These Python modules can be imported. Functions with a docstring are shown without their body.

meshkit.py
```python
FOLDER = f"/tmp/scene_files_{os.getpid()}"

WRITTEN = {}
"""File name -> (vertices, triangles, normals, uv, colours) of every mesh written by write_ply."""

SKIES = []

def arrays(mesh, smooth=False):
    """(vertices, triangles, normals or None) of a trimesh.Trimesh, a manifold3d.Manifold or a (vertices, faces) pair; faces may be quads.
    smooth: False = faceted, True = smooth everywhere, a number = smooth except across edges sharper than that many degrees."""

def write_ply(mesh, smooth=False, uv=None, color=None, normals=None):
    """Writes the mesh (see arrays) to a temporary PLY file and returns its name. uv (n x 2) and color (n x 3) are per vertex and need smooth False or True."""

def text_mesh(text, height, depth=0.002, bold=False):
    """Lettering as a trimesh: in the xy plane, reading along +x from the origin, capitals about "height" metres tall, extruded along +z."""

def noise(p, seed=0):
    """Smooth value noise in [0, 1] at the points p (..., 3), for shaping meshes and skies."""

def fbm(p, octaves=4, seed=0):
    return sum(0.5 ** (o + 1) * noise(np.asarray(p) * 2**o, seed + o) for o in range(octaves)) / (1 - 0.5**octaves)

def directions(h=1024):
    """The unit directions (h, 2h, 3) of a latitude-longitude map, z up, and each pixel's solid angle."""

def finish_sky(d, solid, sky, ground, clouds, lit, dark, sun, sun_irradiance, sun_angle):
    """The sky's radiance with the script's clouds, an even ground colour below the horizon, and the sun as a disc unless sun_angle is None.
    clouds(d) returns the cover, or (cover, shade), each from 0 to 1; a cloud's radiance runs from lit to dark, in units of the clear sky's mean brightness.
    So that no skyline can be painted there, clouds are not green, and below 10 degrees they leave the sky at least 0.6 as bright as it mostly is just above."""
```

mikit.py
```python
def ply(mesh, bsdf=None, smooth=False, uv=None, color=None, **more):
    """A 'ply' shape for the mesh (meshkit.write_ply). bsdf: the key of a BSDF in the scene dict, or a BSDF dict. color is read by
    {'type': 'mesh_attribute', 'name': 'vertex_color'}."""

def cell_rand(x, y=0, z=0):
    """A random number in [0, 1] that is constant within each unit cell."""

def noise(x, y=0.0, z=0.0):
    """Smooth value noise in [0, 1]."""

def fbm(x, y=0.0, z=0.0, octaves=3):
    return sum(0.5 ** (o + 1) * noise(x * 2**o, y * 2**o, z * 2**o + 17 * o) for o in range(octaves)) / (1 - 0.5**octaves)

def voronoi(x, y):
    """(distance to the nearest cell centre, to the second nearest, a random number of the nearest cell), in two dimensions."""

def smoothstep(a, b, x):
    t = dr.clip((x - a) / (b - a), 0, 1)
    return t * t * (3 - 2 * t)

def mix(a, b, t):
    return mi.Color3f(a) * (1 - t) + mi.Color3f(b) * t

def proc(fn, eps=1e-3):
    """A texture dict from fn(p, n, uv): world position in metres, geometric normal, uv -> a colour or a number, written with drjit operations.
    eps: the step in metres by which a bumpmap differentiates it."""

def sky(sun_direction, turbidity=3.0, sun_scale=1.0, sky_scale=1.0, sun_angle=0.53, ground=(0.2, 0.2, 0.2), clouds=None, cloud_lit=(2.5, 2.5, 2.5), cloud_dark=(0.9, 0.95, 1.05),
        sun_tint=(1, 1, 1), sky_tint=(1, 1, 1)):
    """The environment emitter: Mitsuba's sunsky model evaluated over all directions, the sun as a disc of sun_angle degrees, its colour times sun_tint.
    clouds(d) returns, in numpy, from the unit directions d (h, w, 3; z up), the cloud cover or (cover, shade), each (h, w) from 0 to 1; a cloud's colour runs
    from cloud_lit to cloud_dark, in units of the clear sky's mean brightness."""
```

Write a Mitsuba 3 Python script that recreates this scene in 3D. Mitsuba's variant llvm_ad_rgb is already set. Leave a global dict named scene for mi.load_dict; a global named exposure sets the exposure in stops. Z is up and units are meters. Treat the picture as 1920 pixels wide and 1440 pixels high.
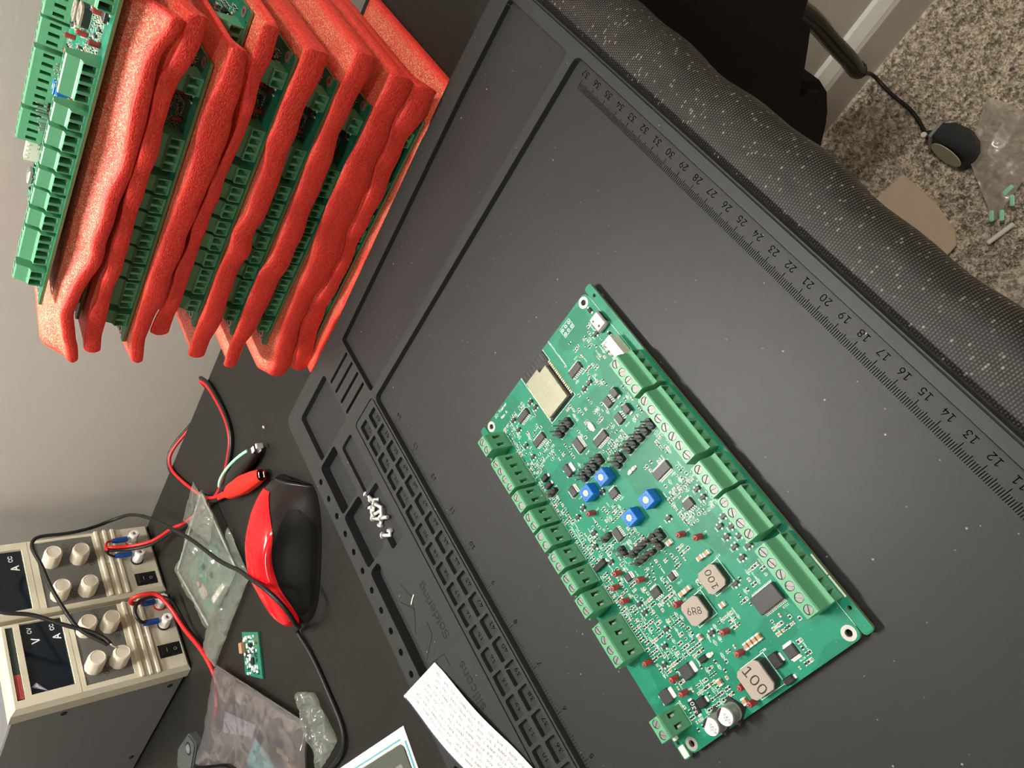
import math, random
import numpy as np
import trimesh
import manifold3d as m3
import mitsuba as mi
import mikit, meshkit
from mikit import proc, noise, fbm, voronoi, smoothstep, mix, cell_rand
from shapely.geometry import Polygon, box as sbox, Point, LineString
from shapely.ops import unary_union
from shapely.geometry.polygon import orient as shp_orient

T = mi.ScalarTransform4f
rng = np.random.default_rng(7)
random.seed(7)
# All lengths below are in centimetres, x towards the end wall, y towards the back of the desk, z up, z = 0 on the mat's work surface.
S, Z0 = 0.01, 0.754
scene, labels = {}, {}

# ---------------------------------------------------------------- camera, lights, exposure
CAM = np.array([9.4611, -29.9245, 28.7551])
FWD = np.array([0.49414526, 0.51248412, -0.70226811])
DOWN = np.array([-0.71581973, 0.69826038, 0.00587871])
W = lambda p: [float(p[0]) * S, float(p[1]) * S, float(p[2]) * S + Z0]
scene['camera'] = {'type': 'perspective', 'fov': 2 * math.degrees(math.atan(960 / 1400.0)), 'fov_axis': 'x', 'near_clip': 0.01, 'far_clip': 50.0,
                   'to_world': T().look_at(origin=W(CAM), target=W(CAM + 10 * FWD), up=(-DOWN).tolist())}
exposure = 0.98
LAMP = (46.0, 17.0, 82.0)          # long desk lamp over the back edge of the mat
LAMP_RGB = (52.0, 49.8, 46.0)
DOWNLIGHTS = [(-110.0, -20.0, 164.0, 0.66), (20.0, -130.0, 164.0, 0.22), (44.0, -95.0, 164.0, 0.85)]   # round ceiling lights: place and strength; the last is added to brighten the carpet
DOWN_RGB = (58.0, 56.0, 52.0)

# ---------------------------------------------------------------- helpers
def toM(mesh):
    if hasattr(mesh, 'to_mesh'):
        q = mesh.to_mesh(); mesh = (q.vert_properties[:, :3], q.tri_verts)
    if isinstance(mesh, trimesh.Trimesh):
        return np.array(mesh.vertices, float), np.array(mesh.faces, int)
    v, f = np.asarray(mesh[0], float), np.asarray(mesh[1], int)
    if len(f) and f.shape[1] == 4: f = np.vstack([f[:, [0, 1, 2]], f[:, [0, 2, 3]]])
    return v, f
def cat(ms):
    V, F, n = [], [], 0
    for m in ms:
        v, f = toM(m); V.append(v); F.append(f + n); n += len(v)
    return np.vstack(V), np.vstack(F)
used = {}
def key_for(name, parent=None):
    base = f'{parent}__{name}' if parent else name
    n = used.get(base, -1) + 1; used[base] = n
    return base if n == 0 else f'{base}_{n:03d}'
WORLD = T().translate([0, 0, Z0]).scale(S)
def shape(mesh, mat, smooth=False, uv=None):
    return mikit.ply(toM(mesh), mat, smooth=smooth, uv=uv)          # in cm; to_world scales
def put(name, d, parent=None, M=None, label=None, cat_=None, group=None, kind=None):
    k = key_for(name, parent)
    scene[k] = {**d, 'to_world': WORLD @ M if M is not None else WORLD}
    tag(k, label, cat_, group, kind)
    return k
def obj(name, mesh, mat, parent=None, smooth=False, uv=None, **kw):
    return put(name, shape(mesh, mat, smooth, uv), parent, **kw)
def tag(k, label=None, cat_=None, group=None, kind=None):
    e = {a: b for a, b in (('label', label), ('category', cat_), ('group', group), ('kind', kind)) if b}
    if e: labels[k] = {**labels.get(k, {}), **e}
def thing(name, label, cat_, group=None):
    k = key_for(name); tag(k, label, cat_, group); return k
def mat(name, **d):
    scene[name] = d; return name
def pr(name, color, rough=0.5, spec=0.5, metallic=0.0, bump=None, bscale=None, two=True, **kw):
    c = color if isinstance(color, dict) else {'type': 'rgb', 'value': list(color)}
    d = {'type': 'principled', 'base_color': c, 'roughness': rough, 'specular': spec, 'metallic': metallic, **kw}
    if bump is not None: d = {'type': 'bumpmap', 'arbitrary': bump, 'scale': bscale, 'bsdf': d}
    if two: d = {'type': 'twosided', 'bsdf': d}
    scene[name] = d; return name
def hull(pts): return m3.Manifold.hull_points(np.asarray(pts, float))
def rbox(c, size, r=0.05):
    """box with chamfered edges: c = centre of its base, size = (x, y, z)"""
    x, y, z = np.array(size) / 2.0
    r = min(r, 0.45 * min(size)); P = []
    for sx in (-1, 1):
        for sy in (-1, 1):
            for sz in (-1, 1):
                for k in range(3):
                    q = np.array([x, y, z]) - r; q[k] += r
                    P.append(q * [sx, sy, sz] + [0, 0, z])
    return toM(hull(np.array(P) + np.asarray(c)))
def bx(x0, x1, y0, y1, z0, z1):
    v = np.array([[x, y, z] for x in (x0, x1) for y in (y0, y1) for z in (z0, z1)], float)
    f = np.array([[0, 1, 3], [0, 3, 2], [4, 6, 7], [4, 7, 5], [0, 4, 5], [0, 5, 1], [2, 3, 7], [2, 7, 6], [0, 2, 6], [0, 6, 4], [1, 5, 7], [1, 7, 3]])
    return v, f
def mv(mesh, d=(0, 0, 0), rz=0.0, R=None):
    v, f = toM(mesh)
    if rz:
        c, s = math.cos(rz), math.sin(rz); v = v @ np.array([[c, s, 0], [-s, c, 0], [0, 0, 1]])
    if R is not None: v = v @ np.asarray(R).T
    return v + np.asarray(d, float), f
def cyl(c, r, h, n=24, r2=None, cham=0.0):
    """vertical cylinder or cone from the centre of its base, optional chamfer at the top"""
    r2 = r if r2 is None else r2
    rings = [(r, 0), (r2, h)] if not cham else [(r, 0), (r2, h - cham), (r2 - cham, h)]
    a = np.arange(n) * 2 * np.pi / n; V = []; F = []
    for (rr, z) in rings: V.append(np.c_[rr * np.cos(a), rr * np.sin(a), np.full(n, z)])
    k = len(rings)
    for j in range(k - 1):
        for i in range(n):
            i2 = (i + 1) % n; F += [[j * n + i, j * n + i2, (j + 1) * n + i2], [j * n + i, (j + 1) * n + i2, (j + 1) * n + i]]
    V = np.vstack(V + [[[0, 0, 0], [0, 0, h]]])
    b, t = k * n, k * n + 1
    for i in range(n):
        i2 = (i + 1) % n; F += [[b, i2, i], [t, (k - 1) * n + i, (k - 1) * n + i2]]
    return V + np.asarray(c, float), np.array(F)
def axis_R(d):
    """rotation that takes +z to d"""
    d = np.asarray(d, float); d = d / np.linalg.norm(d)
    a = np.cross([0, 0, 1.0], d) if abs(d[2]) < 0.999 else np.array([1.0, 0, 0])
    a = a / np.linalg.norm(a); b = np.cross(d, a)
    return np.stack([a, b, d], 1)
def lathe(profile, n=28):
    P = np.asarray(profile, float); a = np.arange(n) * 2 * np.pi / n; V = []; F = []
    for r, z in P: V.append(np.c_[r * np.cos(a), r * np.sin(a), np.full(n, z)])
    for j in range(len(P) - 1):
        for i in range(n):
            i2 = (i + 1) % n; F += [[j * n + i, j * n + i2, (j + 1) * n + i2], [j * n + i, (j + 1) * n + i2, (j + 1) * n + i]]
    return np.vstack(V), np.array(F)
def spline(P, n=60):
    from scipy.interpolate import CubicSpline
    P = np.asarray(P, float)
    t = np.r_[0, np.cumsum(np.sqrt(np.linalg.norm(np.diff(P, axis=0), axis=1)))]
    return CubicSpline(t, P)(np.linspace(0, t[-1], n))
def tube(path, r, n=10, smooth_n=None, caps=True):
    P = spline(path, smooth_n) if smooth_n else np.asarray(path, float)
    m = len(P); r = np.broadcast_to(np.asarray(r, float), (m,)) if np.ndim(r) else np.full(m, r)
    t = np.gradient(P, axis=0); t /= np.linalg.norm(t, axis=1, keepdims=True)
    u = np.cross(t[0], [0.13, 0.37, 0.9]); u /= np.linalg.norm(u); V = []
    a = np.arange(n) * 2 * np.pi / n
    for i in range(m):
        u = u - t[i] * (u @ t[i]); u /= np.linalg.norm(u); w = np.cross(t[i], u)
        V.append(P[i] + r[i] * (np.cos(a)[:, None] * u + np.sin(a)[:, None] * w))
    F = []
    for j in range(m - 1):
        for i in range(n):
            i2 = (i + 1) % n; F += [[j * n + i, j * n + i2, (j + 1) * n + i2], [j * n + i, (j + 1) * n + i2, (j + 1) * n + i]]
    V = np.vstack(V + [P[0], P[-1]]); b = m * n
    if caps:
        for i in range(n):
            i2 = (i + 1) % n; F += [[b, i2, i], [b + 1, (m - 1) * n + i, (m - 1) * n + i2]]
    return V, np.array(F)
def prism(poly, z0, z1):
    gs = getattr(poly, 'geoms', [poly]); ms = []
    for g in gs:
        if g.is_empty or g.area < 1e-6: continue
        e = trimesh.creation.extrude_polygon(g, z1 - z0, engine='earcut'); e.apply_translation([0, 0, z0]); ms.append(e)
    return cat(ms)
def grid(nx, ny, fn, closed=False):
    """mesh of fn(a, b) over the unit square"""
    a, b = np.meshgrid(np.linspace(0, 1, nx), np.linspace(0, 1, ny), indexing='ij')
    V = fn(a, b).reshape(-1, 3); i = np.arange(nx * ny).reshape(nx, ny)
    q = np.stack([i[:-1, :-1], i[1:, :-1], i[1:, 1:], i[:-1, 1:]], -1).reshape(-1, 4)
    return V, np.vstack([q[:, [0, 1, 2]], q[:, [0, 2, 3]]])
def slab(nx, ny, top, bot):
    """closed sheet between two surfaces top(a, b) and bot(a, b)"""
    vt, ft = grid(nx, ny, top); vb, _ = grid(nx, ny, bot); n = nx * ny
    i = np.arange(n).reshape(nx, ny); rim = np.concatenate([i[:, 0], i[-1, 1:], i[-2::-1, -1], i[0, -2:0:-1]])
    a, b = rim, np.roll(rim, -1)
    side = np.vstack([np.stack([a, a + n, b + n], 1), np.stack([a, b + n, b], 1)])
    m = trimesh.Trimesh(np.vstack([vt, vb]), np.vstack([ft, ft[:, ::-1] + n, side]), process=False)
    m.fix_normals()
    return toM(m)
def label_mesh(text, h, depth=0.01, at=(0, 0, 0), ang=0.0, bold=False, center=True, R=None):
    m = meshkit.text_mesh(text, h, depth, bold); v, f = toM(m)
    if center: v = v - [(v[:, 0].min() + v[:, 0].max()) / 2, (v[:, 1].min() + v[:, 1].max()) / 2, 0]
    return mv((v, f), at, ang, R) if R is None else mv(mv((v, f), (0, 0, 0), ang), at, R=R)
def rrect(x0, x1, y0, y1, r): return sbox(x0 + r, y0 + r, x1 - r, y1 - r).buffer(r, quad_segs=4)

# ---------------------------------------------------------------- materials
pr('wall_paint', proc(lambda p, n, uv: mix((0.56, 0.53, 0.48), (0.60, 0.57, 0.515), fbm(p.y * 6, p.z * 6, p.x * 6, octaves=2))), 0.7, 0.25,
   bump=proc(lambda p, n, uv: fbm(p.x * 750, p.y * 750, p.z * 750, octaves=2), eps=3e-4), bscale=0.00010)
pr('trim_paint', (0.55, 0.51, 0.46), 0.55, 0.4)
pr('lit_ledge_white', (0.88, 0.88, 0.80), 0.35, 0.5)  # light on the baseboard's top ledge, put into the colour
pr('ceiling_paint', (0.75, 0.73, 0.69), 0.8, 0.2)
pr('carpet', proc(lambda p, n, uv: mix((0.19, 0.16, 0.12), (0.82, 0.72, 0.58),
   smoothstep(0.25, 0.75, 0.5 * noise(p.x * 240, p.y * 240, 0.5) + 0.5 * noise(p.x * 600, p.y * 600, 3.5)))), 0.9, 0.05)
pr('desk_top', proc(lambda p, n, uv: mix((0.0125, 0.0125, 0.0105), (0.022, 0.0215, 0.0185),
   0.6 * fbm(p.x * 18, p.y * 18, 0.0, octaves=3) + 0.4 * noise(p.x * 700, p.y * 700, 1.0))), 0.45, 0.32,
   bump=proc(lambda p, n, uv: noise(p.x * 900, p.y * 900, 0.3), eps=3e-4), bscale=0.0002)
pr('desk_edge', (0.016, 0.015, 0.014), 0.5, 0.4)
def weave(p, n, uv):
    a = dr_tri(uv.x * 8.0); b = dr_tri(uv.y * 8.0 + 0.5 * dr.floor(uv.x * 8.0))
    return a * (0.35 + 0.65 * b)
import drjit as dr
def dr_tri(x): return 1 - dr.abs(2 * (x - dr.floor(x)) - 1)
pr('woven_fabric', proc(lambda p, n, uv: mix((0.004, 0.0037, 0.0033), (0.18, 0.162, 0.14), dr.square(weave(p, n, uv)) * (0.55 + 0.45 * noise(uv.x * 1.4, uv.y * 3.0, 0.2))
   + 1.6 * smoothstep(0.93, 1.0, cell_rand(uv.x * 8.0, uv.y * 8.0)) * weave(p, n, uv))), 0.55, 0.35)
pr('black_cloth', (0.010, 0.009, 0.008), 0.75, 0.2)
def dusty(base, hi, sc=1.0):
    def fn(p, n, uv):
        d, _, w = voronoi(p.x * 70, p.y * 70)
        speck = smoothstep(0.034, 0.018, d) * smoothstep(0.92, 0.94, w)
        d2, _, w2 = voronoi(p.x * 160 + 7, p.y * 160)
        speck = dr.maximum(speck, 0.5 * smoothstep(0.06, 0.03, d2) * smoothstep(0.95, 0.96, w2))
        smear = fbm(p.x * 14, p.y * 14, 0.0, octaves=3)
        rim = smoothstep(0.0026, 0.0032, p.z - Z0)      # the frame's top is the mat's rougher, greyer moulding
        return mix(mix(mix(base, hi, smear), (0.031, 0.0335, 0.0315), rim), (0.26, 0.255, 0.24), speck * sc)
    return proc(fn)
pr('mat_silicone', dusty((0.021, 0.0218, 0.0228), (0.027, 0.0278, 0.0288)), 0.46, 0.36)
pr('mat_relief', (0.014, 0.0145, 0.015), 0.5, 0.28)
pr('mat_frame', dusty((0.028, 0.0285, 0.028), (0.036, 0.0365, 0.036), 0.4), 0.40, 0.5)
pr('mat_print', (0.0015, 0.0015, 0.0015), 0.9, 0.04)
def foam_col(p, n, uv):
    # the sawn edges are pure red, the big skins are paler and full of tan cell walls (uv.x = 1 on the skins)
    g = noise(p.x * 1100, p.y * 1100, p.z * 1100)
    d = noise(p.x * 2100, p.y * 2100, p.z * 2100)
    e = mix(mix((0.78, 0.018, 0.015), (0.97, 0.085, 0.05), g), (0.98, 0.34, 0.20), smoothstep(0.80, 0.98, d) * 0.7)
    k = mix(mix((0.80, 0.055, 0.035), (0.95, 0.21, 0.13), g), (0.98, 0.62, 0.36), smoothstep(0.48, 0.85, d) * 0.85)
    return mix(e, k, uv.x)
pr('red_foam', proc(foam_col), 0.5, 0.5, bump=proc(lambda p, n, uv: noise(p.x * 1900, p.y * 1900, p.z * 1900), eps=2e-4), bscale=0.0003, sheen=0.8, sheen_tint=0.4)
def solder_mask(p, n, uv):
    # copper traces as slightly darker and lighter lines running along and across the board
    u, v = uv.x, uv.y
    zone = smoothstep(0.52, 0.60, fbm(u * 0.55, v * 0.55, 4.0, octaves=2))
    l1 = smoothstep(0.20, 0.10, dr.abs(dr_tri(u * 5.5) - 0.5)) * smoothstep(0.45, 0.55, noise(dr.floor(u * 5.5) * 0.7, v * 0.5, 1.0))
    l2 = smoothstep(0.20, 0.10, dr.abs(dr_tri(v * 5.5) - 0.5)) * smoothstep(0.45, 0.55, noise(u * 0.5, dr.floor(v * 5.5) * 0.7, 2.0))
    pour = smoothstep(0.48, 0.52, fbm(u * 0.8 + 9, v * 0.8, 0.0, octaves=1))
    c = mix((0.012, 0.190, 0.112), (0.017, 0.235, 0.142), pour)
    c = mix(c, (0.010, 0.140, 0.085), zone * dr.select(noise(u * 0.45 + 5, v * 0.45, 8.0) > 0.5, l1, l2) * 0.75)
    via, _, w = voronoi(u * 2.2, v * 2.2)
    return mix(c, (0.10, 0.30, 0.20), smoothstep(0.08, 0.05, via) * smoothstep(0.6, 0.62, w) * 0.7)
pr('solder_mask', proc(solder_mask), 0.34, 0.26, clearcoat=0.08, clearcoat_gloss=0.85)
pr('board_edge', (0.17, 0.22, 0.09), 0.6, 0.3)
pr('silkscreen', (0.78, 0.80, 0.76), 0.6, 0.3)
pr('terminal_green', (0.115, 0.37, 0.195), 0.36, 0.5)
pr('screw_metal', (0.26, 0.26, 0.255), 0.5, 0.5, metallic=0.6)
pr('tin', (0.46, 0.455, 0.41), 0.45, 0.5, metallic=0.7)
pr('white_metal', (0.88, 0.87, 0.80), 0.4, 0.6)
pr('can_metal', (0.27, 0.27, 0.195), 0.36, 0.5, metallic=0.5)
pr('gold', (0.83, 0.66, 0.36), 0.35, 0.5, metallic=1.0)
pr('chip_black', (0.042, 0.042, 0.045), 0.42, 0.45)
pr('part_black', (0.013, 0.013, 0.013), 0.45, 0.4)
pr('trimmer_blue', (0.012, 0.17, 0.62), 0.38, 0.5)
pr('trimmer_ink', (0.004, 0.03, 0.12), 0.5, 0.4)
pr('rotor_cream', (0.82, 0.78, 0.66), 0.5, 0.4)
pr('brass', (0.55, 0.28, 0.10), 0.4, 0.5, metallic=0.8)
pr('test_red', (0.40, 0.055, 0.05), 0.42, 0.45)
pr('ferrite', (0.37, 0.315, 0.265), 0.55, 0.35)
pr('ferrite_dark', (0.028, 0.035, 0.030), 0.5, 0.35)
pr('ceramic_tan', (0.45, 0.26, 0.15), 0.45, 0.4)
pr('connector_white', (0.80, 0.76, 0.66), 0.45, 0.4)
pr('led_cream', (0.72, 0.70, 0.52), 0.35, 0.5)
pr('hole_dark', (0.02, 0.012, 0.008), 0.8, 0.1)
pr('psu_cream', (0.60, 0.565, 0.435), 0.42, 0.45)
pr('psu_knob', (0.68, 0.62, 0.50), 0.45, 0.4)
pr('psu_case', (0.19, 0.19, 0.195), 0.42, 0.5)
pr('psu_panel', (0.115, 0.117, 0.105), 0.4, 0.45)
pr('psu_window', (0.006, 0.011, 0.017), 0.12, 0.5)
pr('psu_strip', (0.03, 0.045, 0.042), 0.3, 0.5)
pr('plate_red', (0.36, 0.06, 0.05), 0.5, 0.4)
pr('plate_ink', (0.20, 0.02, 0.02), 0.5, 0.4)
pr('print_white', (0.85, 0.86, 0.86), 0.6, 0.2)
pr('print_dark', (0.04, 0.04, 0.038), 0.6, 0.2)
pr('rubber_black', (0.012, 0.012, 0.012), 0.5, 0.4)
pr('post_white', (0.80, 0.77, 0.74), 0.4, 0.5)
pr('wire_red', (0.62, 0.020, 0.022), 0.35, 0.5)
pr('wire_black', (0.012, 0.012, 0.012), 0.38, 0.5)
pr('clip_red', (0.70, 0.022, 0.012), 0.4, 0.5)
pr('clip_black', (0.012, 0.013, 0.012), 0.4, 0.5)
pr('spade_blue', (0.008, 0.055, 0.24), 0.4, 0.5)
pr('mouse_red', (0.72, 0.004, 0.010), 0.12, 0.5, clearcoat=0.8, clearcoat_gloss=0.97)
pr('mouse_black', (0.022, 0.020, 0.019), 0.30, 0.5)
pr('mouse_grip', (0.007, 0.007, 0.007), 0.5, 0.35)
pr('glossy_black', (0.004, 0.004, 0.004), 0.16, 0.4)
pr('puck_black', (0.018, 0.018, 0.019), 0.5, 0.4)
pr('puck_face', (0.44, 0.42, 0.30), 0.25, 0.5)
pr('grey_rim', (0.28, 0.26, 0.24), 0.4, 0.5)
pr('cardboard', (0.62, 0.47, 0.33), 0.7, 0.2)
pr('white_plastic', (0.84, 0.80, 0.70), 0.45, 0.4)
pr('paper_white', (0.72, 0.705, 0.68), 0.6, 0.3)
pr('ink_blue', (0.06, 0.07, 0.12), 0.6, 0.2)
pr('line_cyan', (0.15, 0.42, 0.47), 0.5, 0.3)
pr('stiffener', (0.62, 0.60, 0.58), 0.5, 0.4)
pr('remote_grey', (0.075, 0.085, 0.080), 0.35, 0.5)
pr('green_board', (0.02, 0.17, 0.11), 0.35, 0.5)
pr('grey_label', (0.33, 0.33, 0.40), 0.5, 0.3)
pr('steel', (0.75, 0.74, 0.72), 0.22, 0.5, metallic=1.0)
scene['clear_film'] = {'type': 'thindielectric', 'int_ior': 1.55}
scene['milky_film'] = {'type': 'blendbsdf', 'weight': 0.16, 'a': {'type': 'thindielectric', 'int_ior': 1.65},
    'b': {'type': 'twosided', 'bsdf': {'type': 'principled', 'base_color': {'type': 'rgb', 'value': [0.50, 0.55, 0.47]}, 'roughness': 0.18, 'specular': 1.0}}}
scene['haze_film'] = {'type': 'blendbsdf', 'weight': 0.45, 'a': {'type': 'thindielectric', 'int_ior': 1.6},
    'b': {'type': 'twosided', 'bsdf': {'type': 'principled', 'base_color': {'type': 'rgb', 'value': [0.52, 0.45, 0.36]}, 'roughness': 0.3, 'specular': 0.8}}}
pr('green_glint', (0.40, 0.85, 0.58), 0.15, 0.8)
pr('edge_highlight', (0.42, 0.52, 0.43), 0.15, 0.8)  # highlight along the bag edges, given as a pale colour
scene['antistatic_film'] = {'type': 'blendbsdf', 'weight': 0.38, 'a': {'type': 'thindielectric', 'int_ior': 1.9},
    'b': {'type': 'twosided', 'bsdf': {'type': 'principled', 'base_color': {'type': 'rgb', 'value': [0.60, 0.56, 0.58]}, 'roughness': 0.13, 'metallic': 0.75, 'specular': 0.8}}}

# ---------------------------------------------------------------- the room
def struct(name, mesh, m, **kw):
    return obj(name, mesh, m, kind='structure', **kw)
FZ = -74.0
struct('floor', bx(-220, 65, -260, 120, FZ - 2, FZ), 'carpet')
struct('wall_right', bx(65, 68, -260, 120, FZ, 166), 'wall_paint')
struct('wall_back', bx(-220, 65, 118, 121, FZ, 166), 'wall_paint')
struct('wall_left', bx(-223, -220, -260, 120, FZ, 166), 'wall_paint')
struct('wall_front', bx(-220, 65, -263, -260, FZ, 166), 'wall_paint')
struct('ceiling', bx(-220, 65, -260, 120, 166, 168), 'ceiling_paint')
# baseboard: a moulded profile with a sloped top, run along the end wall
bb = [(65, FZ), (63.6, FZ), (63.6, FZ + 6.6), (64.0, FZ + 7.1), (65, FZ + 7.2)]
nb = len(bb)
v = np.array([(x, y, z) for y in (-260, 120) for x, z in bb], float)
f = [[i, (i + 1) % nb, nb + (i + 1) % nb] for i in range(nb)] + [[i, nb + (i + 1) % nb, nb + i] for i in range(nb)]
f += [[0, i + 1, i] for i in range(1, nb - 1)] + [[nb, nb + i, nb + i + 1] for i in range(1, nb - 1)]
struct('baseboard_right', (v, np.array(f)), 'trim_paint')
struct('lit_ledge_1', hull([(x, y, z) for y in (-260, 120) for x, z in ((64.98, FZ + 7.3), (63.9, FZ + 7.15), (64.55, FZ + 9.0), (64.98, FZ + 9.4))]), 'lit_ledge_white')  # baseboard's top ledge as its own piece, its lit look painted white
# loose loops standing up from the carpet in the part that is seen
def tufts():
    V, F = [], []
    n = 26000; k = 0
    x = rng.uniform(33, 63, n); y = rng.uniform(-62, -14, n); h = rng.uniform(0.2, 0.5, n); a = rng.uniform(0, 6.28, n); l = rng.uniform(0.08, 0.25, n)
    for i in range(n):
        d = np.array([math.cos(a[i]), math.sin(a[i]), 0]); s = np.array([-d[1], d[0], 0]) * 0.07; c = np.array([x[i], y[i], FZ])
        V += [c - d * 0.1 - s, c - d * 0.1 + s, c + d * 0.1 + s, c + d * 0.1 - s, c + d * l[i] + [0, 0, h[i]]]
        F += [[k, k + 1, k + 4], [k + 1, k + 2, k + 4], [k + 2, k + 3, k + 4], [k + 3, k, k + 4]]; k += 5
    return np.array(V), np.array(F)
obj('carpet_pile', tufts(), 'carpet', cat_='carpet', label='tufted brown and grey carpet pile beside the desk', kind='stuff')

# lamps: a long LED desk lamp on an arm over the back of the mat and round ceiling lights, the last one added for brightness
lx, ly, lz = LAMP
lamp = thing('desk_lamp', 'long grey LED desk lamp on a slim arm over the back of the mat', 'lamp')
obj('head', rbox((lx, ly, lz), (34, 9, 1.6), 0.3), 'psu_case', lamp)
k = obj('diffuser', bx(lx - 16, lx + 16, ly - 4, ly + 4, lz - 0.3, lz - 0.05), 'white_plastic', lamp)
scene[k]['emitter'] = {'type': 'area', 'radiance': {'type': 'rgb', 'value': [float(c) for c in LAMP_RGB]}}
obj('arm', tube([(lx, ly + 1, lz + 1.7), (lx - 6, ly + 36, lz + 8), (lx - 10, ly + 80, 70), (lx - 10, ly + 84, 40), (lx - 10, ly + 84, 0.2)], 0.9, 12, 40), 'psu_case', lamp, smooth=True)
obj('base', cyl((lx - 10, ly + 84, -0.4), 9, 1.8, 40, cham=0.4), 'psu_case', lamp)
for (cx_, cy_, cz_, st_), lab_ in zip(DOWNLIGHTS, ('round white ceiling light over the left part of the room', 'round white ceiling light behind the photographer', 'added round ceiling light that brightens the carpet near the end wall')):
    cl = thing('ceiling_light', lab_, 'lamp')
    obj('rim', lathe([(12.2, -1.0), (15, -1.0), (15, 2.0), (12.2, 2.0), (12.2, -1.0)], 48) if 0 else mv(lathe([(12.2, -1.2), (15, -0.9), (15, 2.0)], 48), (cx_, cy_, cz_)), 'white_plastic', cl)
    k = obj('diffuser', cyl((cx_, cy_, cz_ - 0.8), 12, 1.6, 48), 'white_plastic', cl)
    scene[k]['emitter'] = {'type': 'area', 'radiance': {'type': 'rgb', 'value': [float(c) * st_ for c in DOWN_RGB]}}

# ---------------------------------------------------------------- desk and its cloth
DZ = -0.4
desk = thing('desk', 'dark matt desk top under the soldering mat and the power supplies', 'desk')
obj('tabletop', rbox((-30.5, 44.6, DZ - 2.5), (179, 140, 2.5), 0.15), 'desk_top', desk)
for x, y in ((-115, -20), (54, 4), (-115, 110), (54, 110)):
    obj('leg', rbox((x, y, FZ), (5, 5, -FZ + DZ - 2.5), 0.3), 'desk_edge', desk)
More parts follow.
